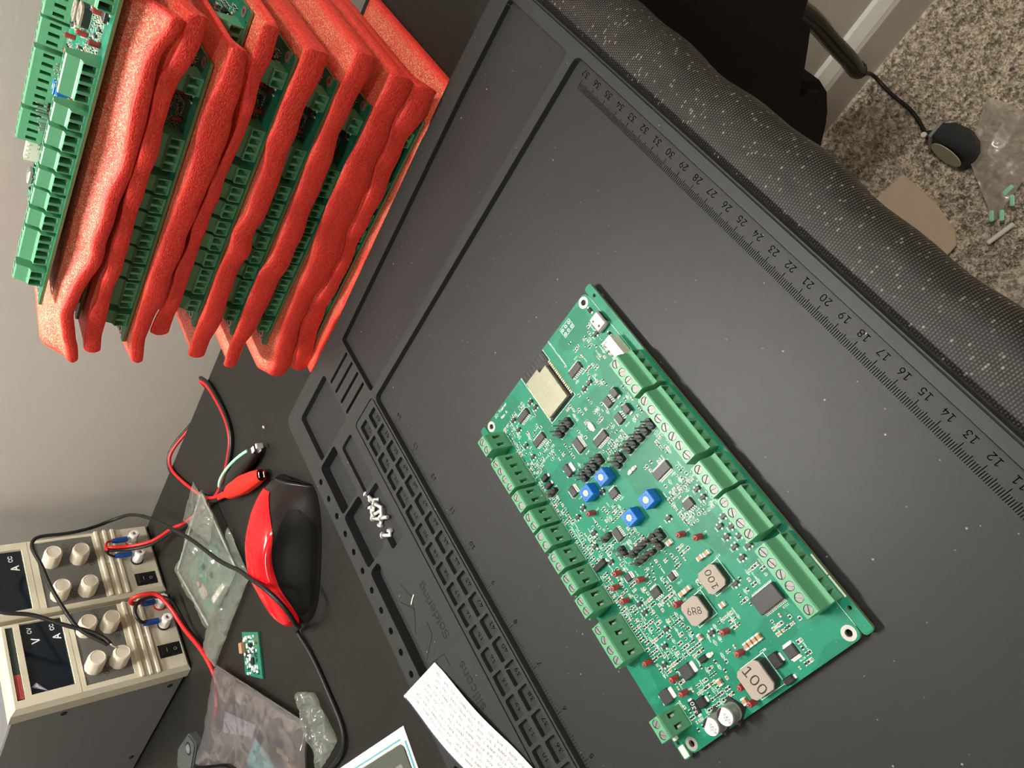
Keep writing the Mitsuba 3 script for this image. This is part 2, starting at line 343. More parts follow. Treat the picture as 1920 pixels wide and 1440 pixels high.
# woven black padding rolled over the front edge
prof = [(-24.62, -0.37), (-25.1, -0.30), (-25.7, -0.31), (-26.3, -0.50), (-26.8, -0.88), (-27.12, -1.4), (-27.22, -2.1), (-27.05, -3.0), (-26.5, -3.8), (-25.8, -4.4), (-25.0, -4.8)]
pp = spline(np.array([(0, a, b) for a, b in prof]), 40)[:, 1:]
arc = np.r_[0, np.cumsum(np.linalg.norm(np.diff(pp, axis=0), axis=1))]
xs = np.linspace(-60, 59.3, 150)
Vc, UVc = [], []
for x in xs:
    wob = 0.10 * math.sin(x * 0.55) + 0.07 * math.sin(x * 1.3 + 1)
    for (y, z), a in zip(pp, arc):
        w = min(1, max(0, (-24.8 - y) / 2.0)); Vc.append((x, y - wob * w, z)); UVc.append((x, a))
nx_, ny_ = len(xs), len(pp); ii = np.arange(nx_ * ny_).reshape(nx_, ny_)
q = np.stack([ii[:-1, :-1], ii[1:, :-1], ii[1:, 1:], ii[:-1, 1:]], -1).reshape(-1, 4)
obj('fabric_cover', (np.array(Vc), np.vstack([q[:, [0, 1, 2]], q[:, [0, 2, 3]]])), 'woven_fabric', smooth=True, uv=np.array(UVc),
    label='black woven fabric padding rolled over the front edge of the desk', cat_='fabric')

# ---------------------------------------------------------------- soldering mat
ZF = 0.35
def gx(y): return float(np.interp(y, [-25, -18, 0.5], [1.0, 1.0, 0.0]))
def bow(P):
    P = np.array(P, float); k = np.clip((P[:, 0] - 38.3) / 6.7, 0, 1); P[:, 0] += k * np.interp(P[:, 1], [-25, -18, -9, 0.5], [0.95, 0.95, 0.5, 0.0]); return P
def dens(poly, step=1.0):
    return [(p.x, p.y) for p in (poly.exterior.interpolate(d) for d in np.arange(0, poly.exterior.length, step))]
outer_poly = rrect(-10, 45.05, -24.55, 10.95, 0.9).intersection(sbox(-20, -30, 60, 30))
outer = Polygon(bow(dens(outer_poly, 0.4)))
def ext(poly, z0, z1):
    cs = m3.CrossSection([np.array(shp_orient(poly, 1.0).exterior.coords)[:-1]])
    return m3.Manifold.extrude(cs, z1 - z0).translate((0, 0, z0))
def recess(x0, x1, y0, y1, zf, r=0.15, top=ZF, c=0.05):
    """a pocket with chamfered rim, convex"""
    a = np.array(rrect(x0, x1, y0, y1, r).exterior.coords)[:-1]; b = np.array(rrect(x0 - c, x1 + c, y0 - c, y1 + c, r + c).exterior.coords)[:-1]
    P = [(x, y, zf) for x, y in a] + [(x, y, top - c) for x, y in a] + [(x, y, top) for x, y in b] + [(x, y, top + 0.3) for x, y in b]
    return hull(P)
# frame body: a slightly bevelled outline
bev = outer.buffer(-0.12)
body = ext(outer, DZ, 0.22) + ext(bev, 0.2, ZF)
cuts = [recess(-9.0, 37.85, -23.9, 0.75, 0.0, 0.35)]
# right tray (follows the bowed edge), as hull pieces
tp_ = bow([(38.5, -23.75), (43.7, -23.75), (43.65, -18), (43.6, -9), (43.6, 0.85), (38.5, 0.85)])
cuts.append(ext(Polygon(tp_).buffer(-0.25).buffer(0.25), 0.0, 1.0))
cuts.append(recess(39.3, 43.5, 4.3, 8.95, -0.05, 0.2))
# box rows
NBOX = 26
for i in range(NBOX):
    x1 = 37.52 - 1.4405 * i
    if x1 < -1: break
    cuts.append(recess(x1 - 1.17, x1, 1.28, 2.16, 0.08, 0.09, c=0.03)); cuts.append(recess(x1 - 1.10, x1 + 0.07, 2.58, 3.42, 0.08, 0.09, c=0.03))
cuts.append(recess(34.15, 38.15, 4.68, 6.2, 0.10, 0.2, c=0.03))
cuts.append(recess(29.5, 33.8, 4.62, 6.2, -0.12, 0.2, c=0.03)); cuts.append(recess(30.5, 33.3, 5.4, 7.0, -0.12, 0.2, c=0.03))
for x0, x1 in ((34.75, 38.95), (30.25, 34.45), (21.0, 29.85), (11.0, 20.6), (1.0, 10.6), (-8.6, 0.6)):
    cuts.append(recess(x0, x1, 6.9 if x0 > 30 else 8.2, 9.4, -0.34, 0.25, c=0.05))
for i in range(31):
    cuts.append(m3.Manifold.cylinder(2, 0.23, 0.23, 14).translate((38.26 - 1.551 * i, 10.13, -0.3)))
for x in (42.45, 41.5, 40.5, 39.52):
    cuts.append(recess(x - 0.10, x + 0.10, 1.05, 4.0, -0.05, 0.08, c=0.03))
# thin groove round the box rows
g = rrect(-8.9, 38.15, 0.98, 3.8, 0.3).buffer(0.05).difference(rrect(-8.9, 38.15, 0.98, 3.8, 0.3).buffer(-0.05))
gm = prism(g.difference(sbox(-20, 0, -5, 5)), 0.27, 1.0)
cuts.append(m3.Manifold(m3.Mesh(np.asarray(gm[0], np.float32), np.asarray(gm[1], np.uint32))))
body = body - m3.Manifold.batch_boolean(cuts, m3.OpType.Add)
mat_ = thing('soldering_mat', 'black silicone soldering mat with ruler edges and numbered screw compartments', 'soldering mat')
obj('base', body, 'mat_silicone', mat_)
num, tick = [], []
for n in range(-2, 38):
    x = float(n)
    if n > 0: num.append(label_mesh(str(n), 0.30, 0.012, (x, -23.5, 0.0), 0))
    for k in range(10):
        if n * 1.0 + k * 0.1 > 37.05 or n + k * .1 < 0: continue
        tick.append(bx(x + k * 0.1 - 0.017, x + k * 0.1 + 0.017, -23.2 if k == 0 else (-23.1 if k == 5 else -23.02), -22.72, 0, 0.008))
for n in range(1, 15):
    x = n * 2.54 - 0.08
    num.append(label_mesh(str(n), 0.30, 0.012, (x, 0.0, 0.0), 0))
    for k in range(16):
        tick.append(bx(x - k * 2.54 / 16 - 0.015, x - k * 2.54 / 16 + 0.015, 0.30 if k == 0 else (0.42 if k % 8 == 0 else 0.52), 0.72, 0, 0.008))
for i in range(NBOX):
    x1 = 37.52 - 1.4405 * i
    if x1 < -1: break
    num.append(label_mesh(str(52 - i), 0.30, 0.012, (x1 - 0.62, 1.68, 0.08), 0)); num.append(label_mesh(str(26 - i), 0.30, 0.012, (x1 - 0.55, 2.96, 0.08), 0))
obj('numeral', cat(num), 'mat_print', mat_, label='embossed black numbers', kind='stuff')
obj('ruler_tick', cat(tick), 'mat_print', mat_, label='embossed ruler ticks', kind='stuff')
# the raised rim line beside the front ruler and the embossed lettering on the logo field
obj('rim_line', bx(-8.5, 37.8, -23.90, -23.86, 0, 0.02), 'mat_print', mat_)
logo = [label_mesh('Soldering', 0.62, 0.014, (24.4, 5.25, ZF)), label_mesh('silicons', 0.62, 0.014, (19.4, 5.35, ZF))]
def strokes(lines, w=0.06, z=ZF):
    return prism(unary_union([LineString(l).buffer(w / 2, cap_style=1) for l in lines]), z, z + 0.014)
lo = [[(27.4, 7.1), (26.2, 6.6), (25.0, 7.3)], [(26.6, 7.9), (25.5, 6.9), (24.3, 7.9)], [(24.2, 6.4), (23.4, 6.5), (22.6, 8.0)], [(22.2, 7.9), (22.0, 6.3), (21.2, 6.3)],
      [(20.8, 7.9), (20.0, 6.5), (19.0, 6.6), (18.4, 7.9)], [(17.8, 7.9), (17.6, 6.4), (16.6, 6.4)]]
logo.append(strokes(lo))
obj('logo', cat(logo), 'mat_relief', mat_, label='embossed lettering and angular outlines')

# ---------------------------------------------------------------- circuit boards (one on the mat, eight in the foam pile)
# local axes: u along the length, v across, z up from the board's top face
TH = 0.16
sub2d = rrect(-9.53, 9.53, -5.0, 5.0, 0.3)
for sv in (-1, 1):
    rail = rrect(-9.56, 9.62, 5.05, 5.52, 0.15) if sv > 0 else rrect(-9.56, 9.62, -5.52, -5.05, 0.15)
    sub2d = sub2d.union(rail)
    sub2d = sub2d.union(sbox(-8.9, 4.9, 8.9, 5.1) if sv > 0 else sbox(-8.9, -5.1, 8.9, -4.9))
HOLES = [(9.2, -4.58), (9.2, 4.63), (-9.16, -4.61), (-9.16, 4.66)]
for u, v_ in HOLES: sub2d = sub2d.difference(Point(u, v_).buffer(0.17))
for u, v_ in ((8.94, -5.28), (-8.5, -5.28), (-8.84, 5.3)): sub2d = sub2d.difference(Point(u, v_).buffer(0.09))
sm = prism(sub2d, -TH, 0.0)
fn = np.cross(sm[0][sm[1][:, 1]] - sm[0][sm[1][:, 0]], sm[0][sm[1][:, 2]] - sm[0][sm[1][:, 0]]); fn /= np.linalg.norm(fn, axis=1, keepdims=True)
flat = abs(fn[:, 2]) > 0.9
def submesh(m, sel):
    v, f = m; f = f[sel]; ids, inv = np.unique(f, return_inverse=True); return v[ids], inv.reshape(-1, 3)
top_m, edge_m = submesh(sm, flat), submesh(sm, ~flat)
P = {}      # name -> list of (shape dict, label, [(sub name, shape dict)]) in board space
SUB_TOP = shape(top_m, 'solder_mask', uv=top_m[0][:, :2])
SUB_EDGE = shape(edge_m, 'board_edge')
# screw terminal blocks, y = outward from the board's middle
PITCH = 0.508
def block_mesh(n):
    L = n * PITCH
    prof = [(4.10, 0), (4.10, 0.10), (4.29, 1.30), (4.34, 1.38), (4.90, 1.38), (4.955, 1.33), (5.12, 0.80), (5.16, 0.76), (5.34, 0.70), (5.36, 0.66), (5.36, 0.0)]
    cs = m3.CrossSection([np.array(prof[::-1])])
    b = m3.Manifold.extrude(cs, L - 0.02)                     # y, z in the section; extruded along local z -> turn
    b = b.transform(np.array([[0, 0, 1, -L / 2 + 0.01], [1, 0, 0, 0], [0, 1, 0, 0]], float))
    cut = []
    for i in range(n):
        x = L / 2 - PITCH / 2 - PITCH * i
        cut.append(m3.Manifold.cube((0.20, 0.80, 0.56)).translate((x - 0.10, 4.0, 0.34)))          # test slot in the rear face
        cut.append(hull([(x + sx * w, y, z) for sx in (-1, 1) for w, y, z in ((0.185, 5.50, 0.10), (0.185, 5.50, 0.69), (0.17, 5.20, 0.16), (0.17, 5.20, 0.69), (0.15, 4.80, 0.20), (0.15, 4.80, 0.60))]))
        cut.append(m3.Manifold.cylinder(0.3, 0.195, 0.195, 20).translate((x, 4.62, 1.26)))
    return b - m3.Manifold.batch_boolean(cut, m3.OpType.Add)
BLK = {n: shape(block_mesh(n), 'terminal_green') for n in (2, 3, 4, 6, 7)}
def screw_mesh(ang):
    s = m3.Manifold.cylinder(0.09, 0.172, 0.172, 20) - m3.Manifold.cube((0.4, 0.045, 0.1), True).translate((0, 0, 0.09)).rotate((0, 0, ang))
    return s.translate((0, 0, 1.262))
SCREW = [shape(screw_mesh(a), 'screw_metal') for a in (12, 55, 80, 118, 150)]
CONTACT = shape(cat([rbox((-0.03, 4.36, 0.35), (0.11, 0.10, 0.20), 0.01)]), 'white_metal')
PLATE = shape(cat([rbox((0, 4.86, 0.2), (0.26, 0.06, 0.42), 0.01)]), 'part_black')
#           first screw u, poles
ROW_R = [(4.8704, 4), (2.6124, 7), (-1.2265, 3), (-2.9062, 4), (-5.2863, 6)]
ROW_L = [(8.1374, 2), (6.6524, 4), (4.4265, 2), (3.1807, 2), (2.0062, 2), (0.7563, 2), (-0.4492, 2), (-1.706, 2), (-3.2419, 4), (-7.8155, 2)]
def tm(u, v, z=0, rz=0): return T().translate([u, v, z]).rotate([0, 0, 1], rz)

# ---- small parts
def rect_outline(u0, u1, v0, v1, w=0.03):
    return sbox(u0, v0, u1, v1).difference(sbox(u0 + w, v0 + w, u1 - w, v1 - w))
silk = []          # shapely pieces of white print
def soic(lu, lv, h=0.16, pins_on='u', n=8, pin=0.05):
    """chip body and its pins, centred at the origin; pins on the u sides or the v sides"""
    body = rbox((0, 0, 0.03), (lu, lv, h), 0.025)
    L = lv if pins_on == 'u' else lu; half = (lu if pins_on == 'u' else lv) / 2
    pins = []
    for s in (-1, 1):
        for i in range(n):
            t = (i - (n - 1) / 2) * (L * 0.92 / n)
            a = bx(t - pin / 2, t + pin / 2, half - 0.01, half + 0.05, 0.07, 0.10); b = bx(t - pin / 2, t + pin / 2, half + 0.04, half + 0.13, 0.0, 0.03)
            c = bx(t - pin / 2, t + pin / 2, half + 0.035, half + 0.065, 0.0, 0.10)
            for m in (a, b, c):
                v, f = m; v = v * [1, s, 1]
                if s < 0: f = f[:, ::-1]
                if pins_on == 'u': v = v[:, [1, 0, 2]] * [1, 1, 1]; f = f[:, ::-1]
                pins.append((v, f))
    return body, cat(pins)
CHIPS = []   # (u, v, lu, lv, h, side, n)
for u, v_, lu, lv, side, n in [
    (7.13, -1.97, 0.39, 0.87, 'u', 7), (7.91, 2.30, 0.39, 0.87, 'u', 7), (6.24, 2.30, 0.39, 0.87, 'u', 7), (3.64, -0.82, 0.39, 0.90, 'u', 8),
    (4.31, 0.46, 0.72, 0.44, 'v', 12), (4.60, -2.37, 0.49, 0.39, 'v', 4), (3.59, -2.32, 0.49, 0.39, 'v', 4), (0.33, -2.47, 0.44, 0.97, 'u', 14),
    (1.26, 0.37, 0.40, 0.50, 'u', 4), (-1.58, -2.53, 0.40, 0.50, 'u', 4), (-0.29, 1.54, 0.60, 0.40, 'v', 6), (2.89, 2.33, 0.50, 0.38, 'v', 6),
    (-3.42, 1.60, 0.40, 0.50, 'u', 4), (-3.37, 0.38, 0.32, 0.32, 'v', 5), (-2.08, 2.44, 0.34, 0.34, 'v', 5), (-8.54, -2.21, 0.44, 0.50, 'u', 8)]:
    CHIPS.append((u, v_, lu, lv, 0.15, side, n))
    silk.append(rect_outline(u - lu / 2 - 0.04, u + lu / 2 + 0.04, v_ - lv / 2 - 0.04, v_ + lv / 2 + 0.04, 0.015))
CHIPS.append((-6.52, -2.83, 0.75, 1.28, 0.24, 'u', 14))
chip_cache = {}
def chip_shapes(lu, lv, h, side, n):
    k = (lu, lv, h, side, n)
    if k not in chip_cache:
        b, p = soic(lu, lv, h, side, n, 0.05 if n < 10 else 0.03); chip_cache[k] = (shape(b, 'chip_black'), shape(p, 'white_metal'))
    return chip_cache[k]
# pin headers: rows x columns at 2.54 mm
def header(nu, nv):
    b, p = [], []
    for i in range(nu):
        for j in range(nv):
            u, v = (i - (nu - 1) / 2) * 0.254, (j - (nv - 1) / 2) * 0.30
            c = 0.055; o = 0.132; w = 0.155
            b.append(prism(Polygon([(u - o + c, v - w), (u + o - c, v - w), (u + o, v - w + c), (u + o, v + w - c), (u + o - c, v + w), (u - o + c, v + w), (u - o, v + w - c), (u - o, v - w + c)]), 0.0, 0.27))
            p.append(rbox((u, v, 0.24), (0.07, 0.07, 0.62), 0.02))
    return cat(b), cat(p)
HEADERS = [(5.55, 0.15, 2, 1), (5.6, 0.58, 2, 1), (5.56, 0.97, 2, 1)] + [(2.25, v, 2, 1) for v in (-3.48, -3.05, -2.6, -2.15, -1.74)] + [(2.24, -1.12, 2, 1), (2.16, -0.76, 2, 1)] + [(2.98, v, 2, 1) for v in (-0.08, 0.38, 0.80, 1.25)] + \
    [(-1.66, -0.42, 2, 1), (-1.66, -0.03, 2, 1), (-2.06, -0.06, 1, 1), (-1.46, 0.41, 1, 1), (-1.47, 0.74, 1, 1), (-1.45, 1.06, 1, 1), (-1.99, 0.47, 1, 1), (-1.93, 0.80, 1, 1), (-1.94, 1.12, 1, 1), (-1.48, 1.42, 1, 1), (-1.90, 1.44, 1, 1), (3.69, 3.42, 1, 2), (-0.01, 2.15, 1, 2), (-1.04, 1.83, 2, 1)]
TESTPTS = [(1.36, 2.05), (-2.34, -1.37), (-2.92, -1.99), (-1.63, 2.73), (-2.04, 3.3), (-2.57, 1.83), (-2.8, 3.26), (-4.45, 0.88), (-6.5, -0.29), (-7.48, -0.28), (-5.5, 4.12), (-6.71, 3.33), (-7.4, 3.32), (-8.53, 0.57), (-9.22, 0.63)]
TRIMS = [(2.07, 0.11), (2.10, 1.36), (-0.26, -1.19), (-0.29, 0.11)]
tp_body = lathe([(0.0, 0.02), (0.13, 0.02), (0.135, 0.05), (0.135, 0.44), (0.11, 0.50), (0.05, 0.51), (0.045, 0.38), (0.0, 0.38)], 16)
TP = shape(tp_body, 'test_red', 30); TPL = shape(cat([tube([(0, -0.04, 0.45), (0, -0.06, 0.54), (0, 0.0, 0.59), (0, 0.06, 0.54), (0, 0.04, 0.45)], 0.02, 6, 12)]), 'tin', True)
TR_B = shape(cat([rbox((0, 0, 0.02), (0.66, 0.70, 0.60), 0.03)]), 'trimmer_blue')
TR_R = shape(cat([cyl((0, 0, 0.60), 0.15, 0.035, 20)]), 'rotor_cream')
TR_X = shape(cat([bx(-0.12, 0.12, -0.022, 0.022, 0.62, 0.642), bx(-0.022, 0.022, -0.12, 0.12, 0.62, 0.642)]), 'brass')
tk = [mv(bx(0.19, 0.27, -0.012, 0.012, 0.62, 0.626), (0, 0, 0), a) for a in np.linspace(-2.6, 2.6, 13)]
TR_T = shape(cat(tk + [cyl((-0.22, 0.22, 0.62), 0.035, 0.006, 10)]), 'trimmer_ink')
def inductor(s, h):
    core = rbox((0, 0, 0.02), (s * 0.98, s * 0.98, h * 0.92), 0.06); capm = rbox((0, 0, h * 0.78), (s, s, h * 0.24), 0.05)
    o = 0.16
    oc = Polygon([(s / 2 - o, -s / 2), (s / 2, -s / 2 + o), (s / 2, s / 2 - o), (s / 2 - o, s / 2), (-s / 2 + o, s / 2), (-s / 2, s / 2 - o), (-s / 2, -s / 2 + o), (-s / 2 + o, -s / 2)])
    return prism(oc.buffer(-0.01), 0.02, h - 0.10), prism(oc, h - 0.10, h), cat([bx(-s / 2 - 0.06, s / 2 + 0.06, -0.16, 0.16, 0, 0.05)])
INDS = [(-4.62, -1.42, 1.04, 0.46, '100', 0.33, -0.2), (-5.14, 0.22, 1.06, 0.46, '6R8', 0.30, -2.0), (-8.64, -0.38, 1.26, 0.62, '100', 0.46, 3.25)]
# rectangular blocks with metal ends: (u, v, lu, lv, h, body material, name, label, ends along)
BLOCKS = [
    (4.63, -2.99, 0.46, 0.36, 0.24, 'chip_black', 'diode', None, 'u'), (3.61, -2.98, 0.46, 0.36, 0.24, 'chip_black', 'diode', None, 'u'),
    (4.55, 3.34, 0.28, 0.43, 0.22, 'part_black', 'diode', None, 'v'), (4.13, 3.40, 0.28, 0.43, 0.22, 'part_black', 'diode', None, 'v'),
    (-8.48, -1.44, 0.56, 0.44, 0.25, 'part_black', 'diode', None, 'v'), (-9.31, -1.39, 0.28, 0.46, 0.22, 'part_black', 'diode', None, 'v'),
    (-8.10, 3.40, 0.62, 0.36, 0.08, 'part_black', 'power_resistor', 'black resistor marked 330', 'u'), (-8.11, 2.82, 0.42, 0.44, 0.26, 'part_black', 'diode', None, 'v'),
    (-6.79, 1.50, 0.24, 0.42, 0.2, 'part_black', 'diode', None, 'v'), (-0.75, 3.60, 0.28, 0.45, 0.24, 'part_black', 'diode', None, 'v'), (-0.75, 3.25, 0.30, 0.48, 0.24, 'part_black', 'diode', None, 'v'),
    (-3.59, -1.40, 0.20, 0.32, 0.22, 'ceramic_tan', 'capacitor', 'tan ceramic capacitor', 'v'), (-3.63, -1.80, 0.20, 0.32, 0.22, 'ceramic_tan', 'capacitor', 'tan ceramic capacitor', 'v'),
    (-4.21, 0.44, 0.20, 0.32, 0.22, 'ceramic_tan', 'capacitor', 'tan ceramic capacitor', 'v'), (-4.21, 0.06, 0.20, 0.32, 0.22, 'ceramic_tan', 'capacitor', 'tan ceramic capacitor', 'v'),
    (-7.42, -0.66, 0.30, 0.19, 0.18, 'ceramic_tan', 'capacitor', 'tan ceramic capacitor', 'u'), (-7.42, -0.91, 0.30, 0.19, 0.18, 'ceramic_tan', 'capacitor', 'tan ceramic capacitor', 'u'),
    (-7.42, -1.16, 0.30, 0.19, 0.18, 'ceramic_tan', 'capacitor', 'tan ceramic capacitor', 'u'), (-7.42, -1.41, 0.30, 0.19, 0.18, 'ceramic_tan', 'capacitor', 'tan ceramic capacitor', 'u'),
    (-5.61, -0.89, 0.22, 0.28, 0.18, 'ceramic_tan', 'capacitor', 'tan ceramic capacitor', 'v'), (-2.21, -0.55, 0.22, 0.30, 0.18, 'ceramic_tan', 'capacitor', 'tan ceramic capacitor', 'v'),
    (-6.04, 1.01, 0.28, 0.2, 0.18, 'ceramic_tan', 'capacitor', 'tan ceramic capacitor', 'u'), (-7.90, 1.49, 0.30, 0.22, 0.18, 'ceramic_tan', 'capacitor', 'tan ceramic capacitor', 'u'),
    (-9.01, 0.97, 0.30, 0.22, 0.2, 'ceramic_tan', 'capacitor', 'tan ceramic capacitor', 'u'),
    (4.46, -0.75, 0.34, 0.30, 0.12, 'connector_white', 'status_light', 'small white square light', 'u'), (1.40, -1.05, 0.18, 0.22, 0.12, 'led_cream', 'status_light', 'small pale yellow light', 'v'),
    (1.40, -1.30, 0.18, 0.20, 0.12, 'led_cream', 'status_light', 'small pale yellow light', 'v'), (-6.83, 1.14, 0.2, 0.2, 0.12, 'led_cream', 'status_light', 'small pale yellow light', 'v'),
    (8.60, -4.63, 0.26, 0.2, 0.10, 'part_black', 'diode', None, 'u'), (6.92, -4.66, 0.16, 0.16, 0.10, 'part_black', 'diode', None, 'u')]
# D-pack transistors: black body with a metal tab
TRANS = [(3.83, 1.84, 0.62, 0.36, 'v-'), (-6.79, 2.60, 0.58, 0.62, 'v-'), (-7.08, 4.35, 0.60, 0.55, 'v-')]
SOTS = [(-3.16, -3.07), (-3.66, -3.03), (-4.18, -3.04), (-4.69, -3.02), (-2.96, -3.51), (-3.48, -3.52), (-3.97, -3.55), (-4.49, -3.59), (-1.35, -3.3), (-1.79, -3.28), (6.09, -2.15), (6.08, -1.73), (8.11, 1.42), (7.68, 1.37),
        (8.26, 3.05), (7.64, 3.1), (6.68, 3.28), (5.92, 3.29), (1.75, 0.91), (0.65, 2.74), (0.12, 3.1), (0.61, 2.7), (-0.98, 2.81), (-3.3, 2.8), (-3.74, 2.81), (1.8, 3.0), (1.91, 2.42), (-1.39, -1.25), (7.5, -4.1), (-5.3, -2.0), (-6.2, 0.4), (-4.9, 2.3), (-5.4, 2.9), (-6.0, 3.5)]
def sot():
    return rbox((0, 0, 0.02), (0.16, 0.30, 0.11), 0.02), cat([bx(0.08, 0.17, -0.13, -0.06, 0, 0.05), bx(0.08, 0.17, 0.06, 0.13, 0, 0.05), bx(-0.17, -0.08, -0.04, 0.04, 0, 0.05)])
# ---- very small parts: hundreds of chip resistors and capacitors, joined
occ = []
def block_area(u0, u1, v0, v1): occ.append((u0, u1, v0, v1))
for u, v_, lu, lv, h, side, n in CHIPS:
    e = 0.16; block_area(u - lu / 2 - e, u + lu / 2 + e, v_ - lv / 2 - e, v_ + lv / 2 + e)
for u, v_, nu, nv in HEADERS: block_area(u - nu * .135 - .12, u + nu * .135 + .12, v_ - nv * .155 - .1, v_ + nv * .155 + .1)
for u, v_ in TESTPTS: block_area(u - .2, u + .2, v_ - .2, v_ + .2)
for u, v_ in TRIMS: block_area(u - .42, u + .42, v_ - .45, v_ + .45)
for u, v_, s, *_ in INDS: block_area(u - s / 2 - .12, u + s / 2 + .12, v_ - s / 2 - .2, v_ + s / 2 + .2)
for u, v_, lu, lv, *_ in BLOCKS: block_area(u - lu / 2 - .12, u + lu / 2 + .12, v_ - lv / 2 - .12, v_ + lv / 2 + .12)
for u, v_, lu, lv, _ in TRANS: block_area(u - lu / 2 - .2, u + lu / 2 + .2, v_ - lv / 2 - .35, v_ + lv / 2 + .2)
for u, v_ in SOTS: block_area(u - .2, u + .2, v_ - .22, v_ + .22)
block_area(6.2, 9.6, -1.2, 1.25)      # radio module
block_area(-9.6, -8.7, 1.1, 3.1)      # electrolytic capacitors
block_area(7.1, 8.3, -5.1, -4.2); block_area(4.9, 6.7, -5.1, -4.1)
block_area(8.75, 9.6, -3.5, -2.5); block_area(8.7, 9.6, 2.7, 4.2); block_area(7.8, 9.6, -2.5, -1.3)
ZONES = [   # u0, u1, v0, v1, chance: where the photograph shows tight rows of tiny parts
    (4.9, 8.4, 3.25, 4.0, .75), (-9.0, 5.0, 3.35, 4.02, .85), (6.9, 8.6, 1.6, 3.2, .6), (4.9, 6.9, 1.7, 3.2, .75), (-8.9, -4.6, 1.2, 3.4, .85), (-4.6, -2.3, 2.0, 3.4, .7), (-2.3, 1.2, 1.9, 3.4, .7),
    (3.0, 5.1, 1.1, 2.1, .55), (4.2, 5.0, -2.2, 1.2, .55), (2.6, 4.0, -2.1, -0.2, .6), (2.9, 5.0, -4.0, -2.6, .55), (6.2, 8.3, -4.2, -2.3, .5), (0.8, 2.1, -4.0, -2.9, .6), (-0.9, 1.1, -3.4, -1.7, .5),
    (-2.4, -0.6, -4.0, -1.6, .75), (-1.3, 1.2, 0.4, 1.9, .65), (-4.3, -2.2, 0.6, 2.0, .65), (-3.3, -2.0, -1.2, 0.3, .5), (-6.0, -4.0, -0.9, -0.4, .6), (-6.4, -5.2, -3.6, -1.6, .55), (-6.7, -5.7, -1.2, 0.8, .75),
    (-7.9, -6.6, -3.6, -2.0, .45), (-9.3, -8.0, -2.9, -1.7, .55), (-8.3, -6.9, -0.2, 1.2, .35), (5.2, 7.0, -2.9, -2.3, .6), (6.6, 8.4, -3.0, -1.4, .25), (5.2, 6.2, -1.6, 0.0, .3)]
R_b, C_b, E_b, tags = [], [], [], []
r2 = np.random.default_rng(21)
def free(u, v, e=0.02): return not any(a - e < u < b + e and c - e < v < d + e for a, b, c, d in occ)
count = 0
for u0, u1, v0, v1, ch in ZONES:
    along = 'u' if r2.random() < 0.5 else 'v'
    du, dv = (0.255, 0.155) if along == 'u' else (0.155, 0.255)
    for u in np.arange(u0 + du / 2, u1, du):
        for v in np.arange(v0 + dv / 2, v1, dv):
            if r2.random() > ch * 0.95 or not free(u, v): continue
            occ.append((u - du * .45, u + du * .45, v - dv * .45, v + dv * .45)); count += 1
            L_, w, h = (0.16, 0.08, 0.05) if r2.random() < 0.6 else (0.12, 0.065, 0.05)
            a, b = (L_, w) if along == 'u' else (w, L_)
            tan = r2.random() < 0.28
            if r2.random() < 0.6:
                for s_ in (-1, 1):
                    if along == 'u': silk.append(sbox(u - a / 2, v + s_ * (b / 2 + .022) - .009, u + a / 2, v + s_ * (b / 2 + .022) + .009))
                    else: silk.append(sbox(u + s_ * (a / 2 + .022) - .009, v - b / 2, u + s_ * (a / 2 + .022) + .009, v + b / 2))
            core = bx(u - a * (.28 if along == 'u' else .5), u + a * (.28 if along == 'u' else .5), v - b * (.28 if along == 'v' else .5), v + b * (.28 if along == 'v' else .5), 0, h + .004)
            if r2.random() < 0.22: tags.append((u, v, along)); continue      # lettering instead of a part
            (C_b if tan else R_b).append(core)
            for s in (-1, 1):
                if along == 'u': E_b.append(bx(u + s * a * .28 - (.22 * a if s < 0 else 0), u + s * a * .28 + (.22 * a if s > 0 else 0), v - b / 2, v + b / 2, 0, h))
                else: E_b.append(bx(u - a / 2, u + a / 2, v + s * b * .28 - (.22 * b if s < 0 else 0), v + s * b * .28 + (.22 * b if s > 0 else 0), 0, h))
CHIP_R, CHIP_C, CHIP_E = shape(cat(R_b), 'part_black'), shape(cat(C_b), 'ceramic_tan'), shape(cat(E_b), 'white_metal')
# ---- white print: outlines, illegible part numbers as tiny strokes, readable lettering
sk = []
def flatbox(u0, u1, v0, v1): sk.append(bx(u0, u1, v0, v1, 0.0, 0.006))
def glyphs(u, v, n, along='u', s=0.055):
    for i in range(n):
        o = (i - (n - 1) / 2) * s * 1.25
        cu, cv = (u + o, v) if along == 'u' else (u, v + o)
        k = int(r2.integers(0, 4)); w = s * 0.24; h = s * 1.1 / 2; q = s * 0.42
        a, b = (q, h) if along == 'u' else (h, q)
        flatbox(cu - a, cu - a + w, cv - b, cv + b)
        if k != 1: flatbox(cu - a, cu + a, cv + b - w, cv + b)
        if k != 2: flatbox(cu + a - w, cu + a, cv - b, cv + b)
        if k == 3: flatbox(cu - a, cu + a, cv - b, cv - b + w)
for u, v, al in tags: glyphs(u, v, 4, al, 0.06)
for u, v in SOTS: glyphs(u, v + 0.27, 3, 'u', 0.06)
for u, v, lu, lv, h, side, n in CHIPS: glyphs(u - lu / 2 - 0.22, v - lv * .3, 4, 'v', 0.065)
for u, v in TESTPTS: glyphs(u, v - 0.24, 4, 'v', 0.065)
for u, v, s, *_ in INDS: glyphs(u + s / 2 + 0.1, v - s / 2 - .1, 4, 'v', 0.075)
for i in range(5): glyphs(-2.0 - 0.0 * i + (i - 2) * 0.13, -2.1, 5, 'v', 0.065)
sk.append(prism(unary_union([q for q in silk]), 0, 0.006))
for (u0, n) in ROW_R: sk.append(prism(rect_outline(u0 + .27 - n * PITCH, u0 + .27, -5.0, -4.06, 0.02), 0, 0.005))
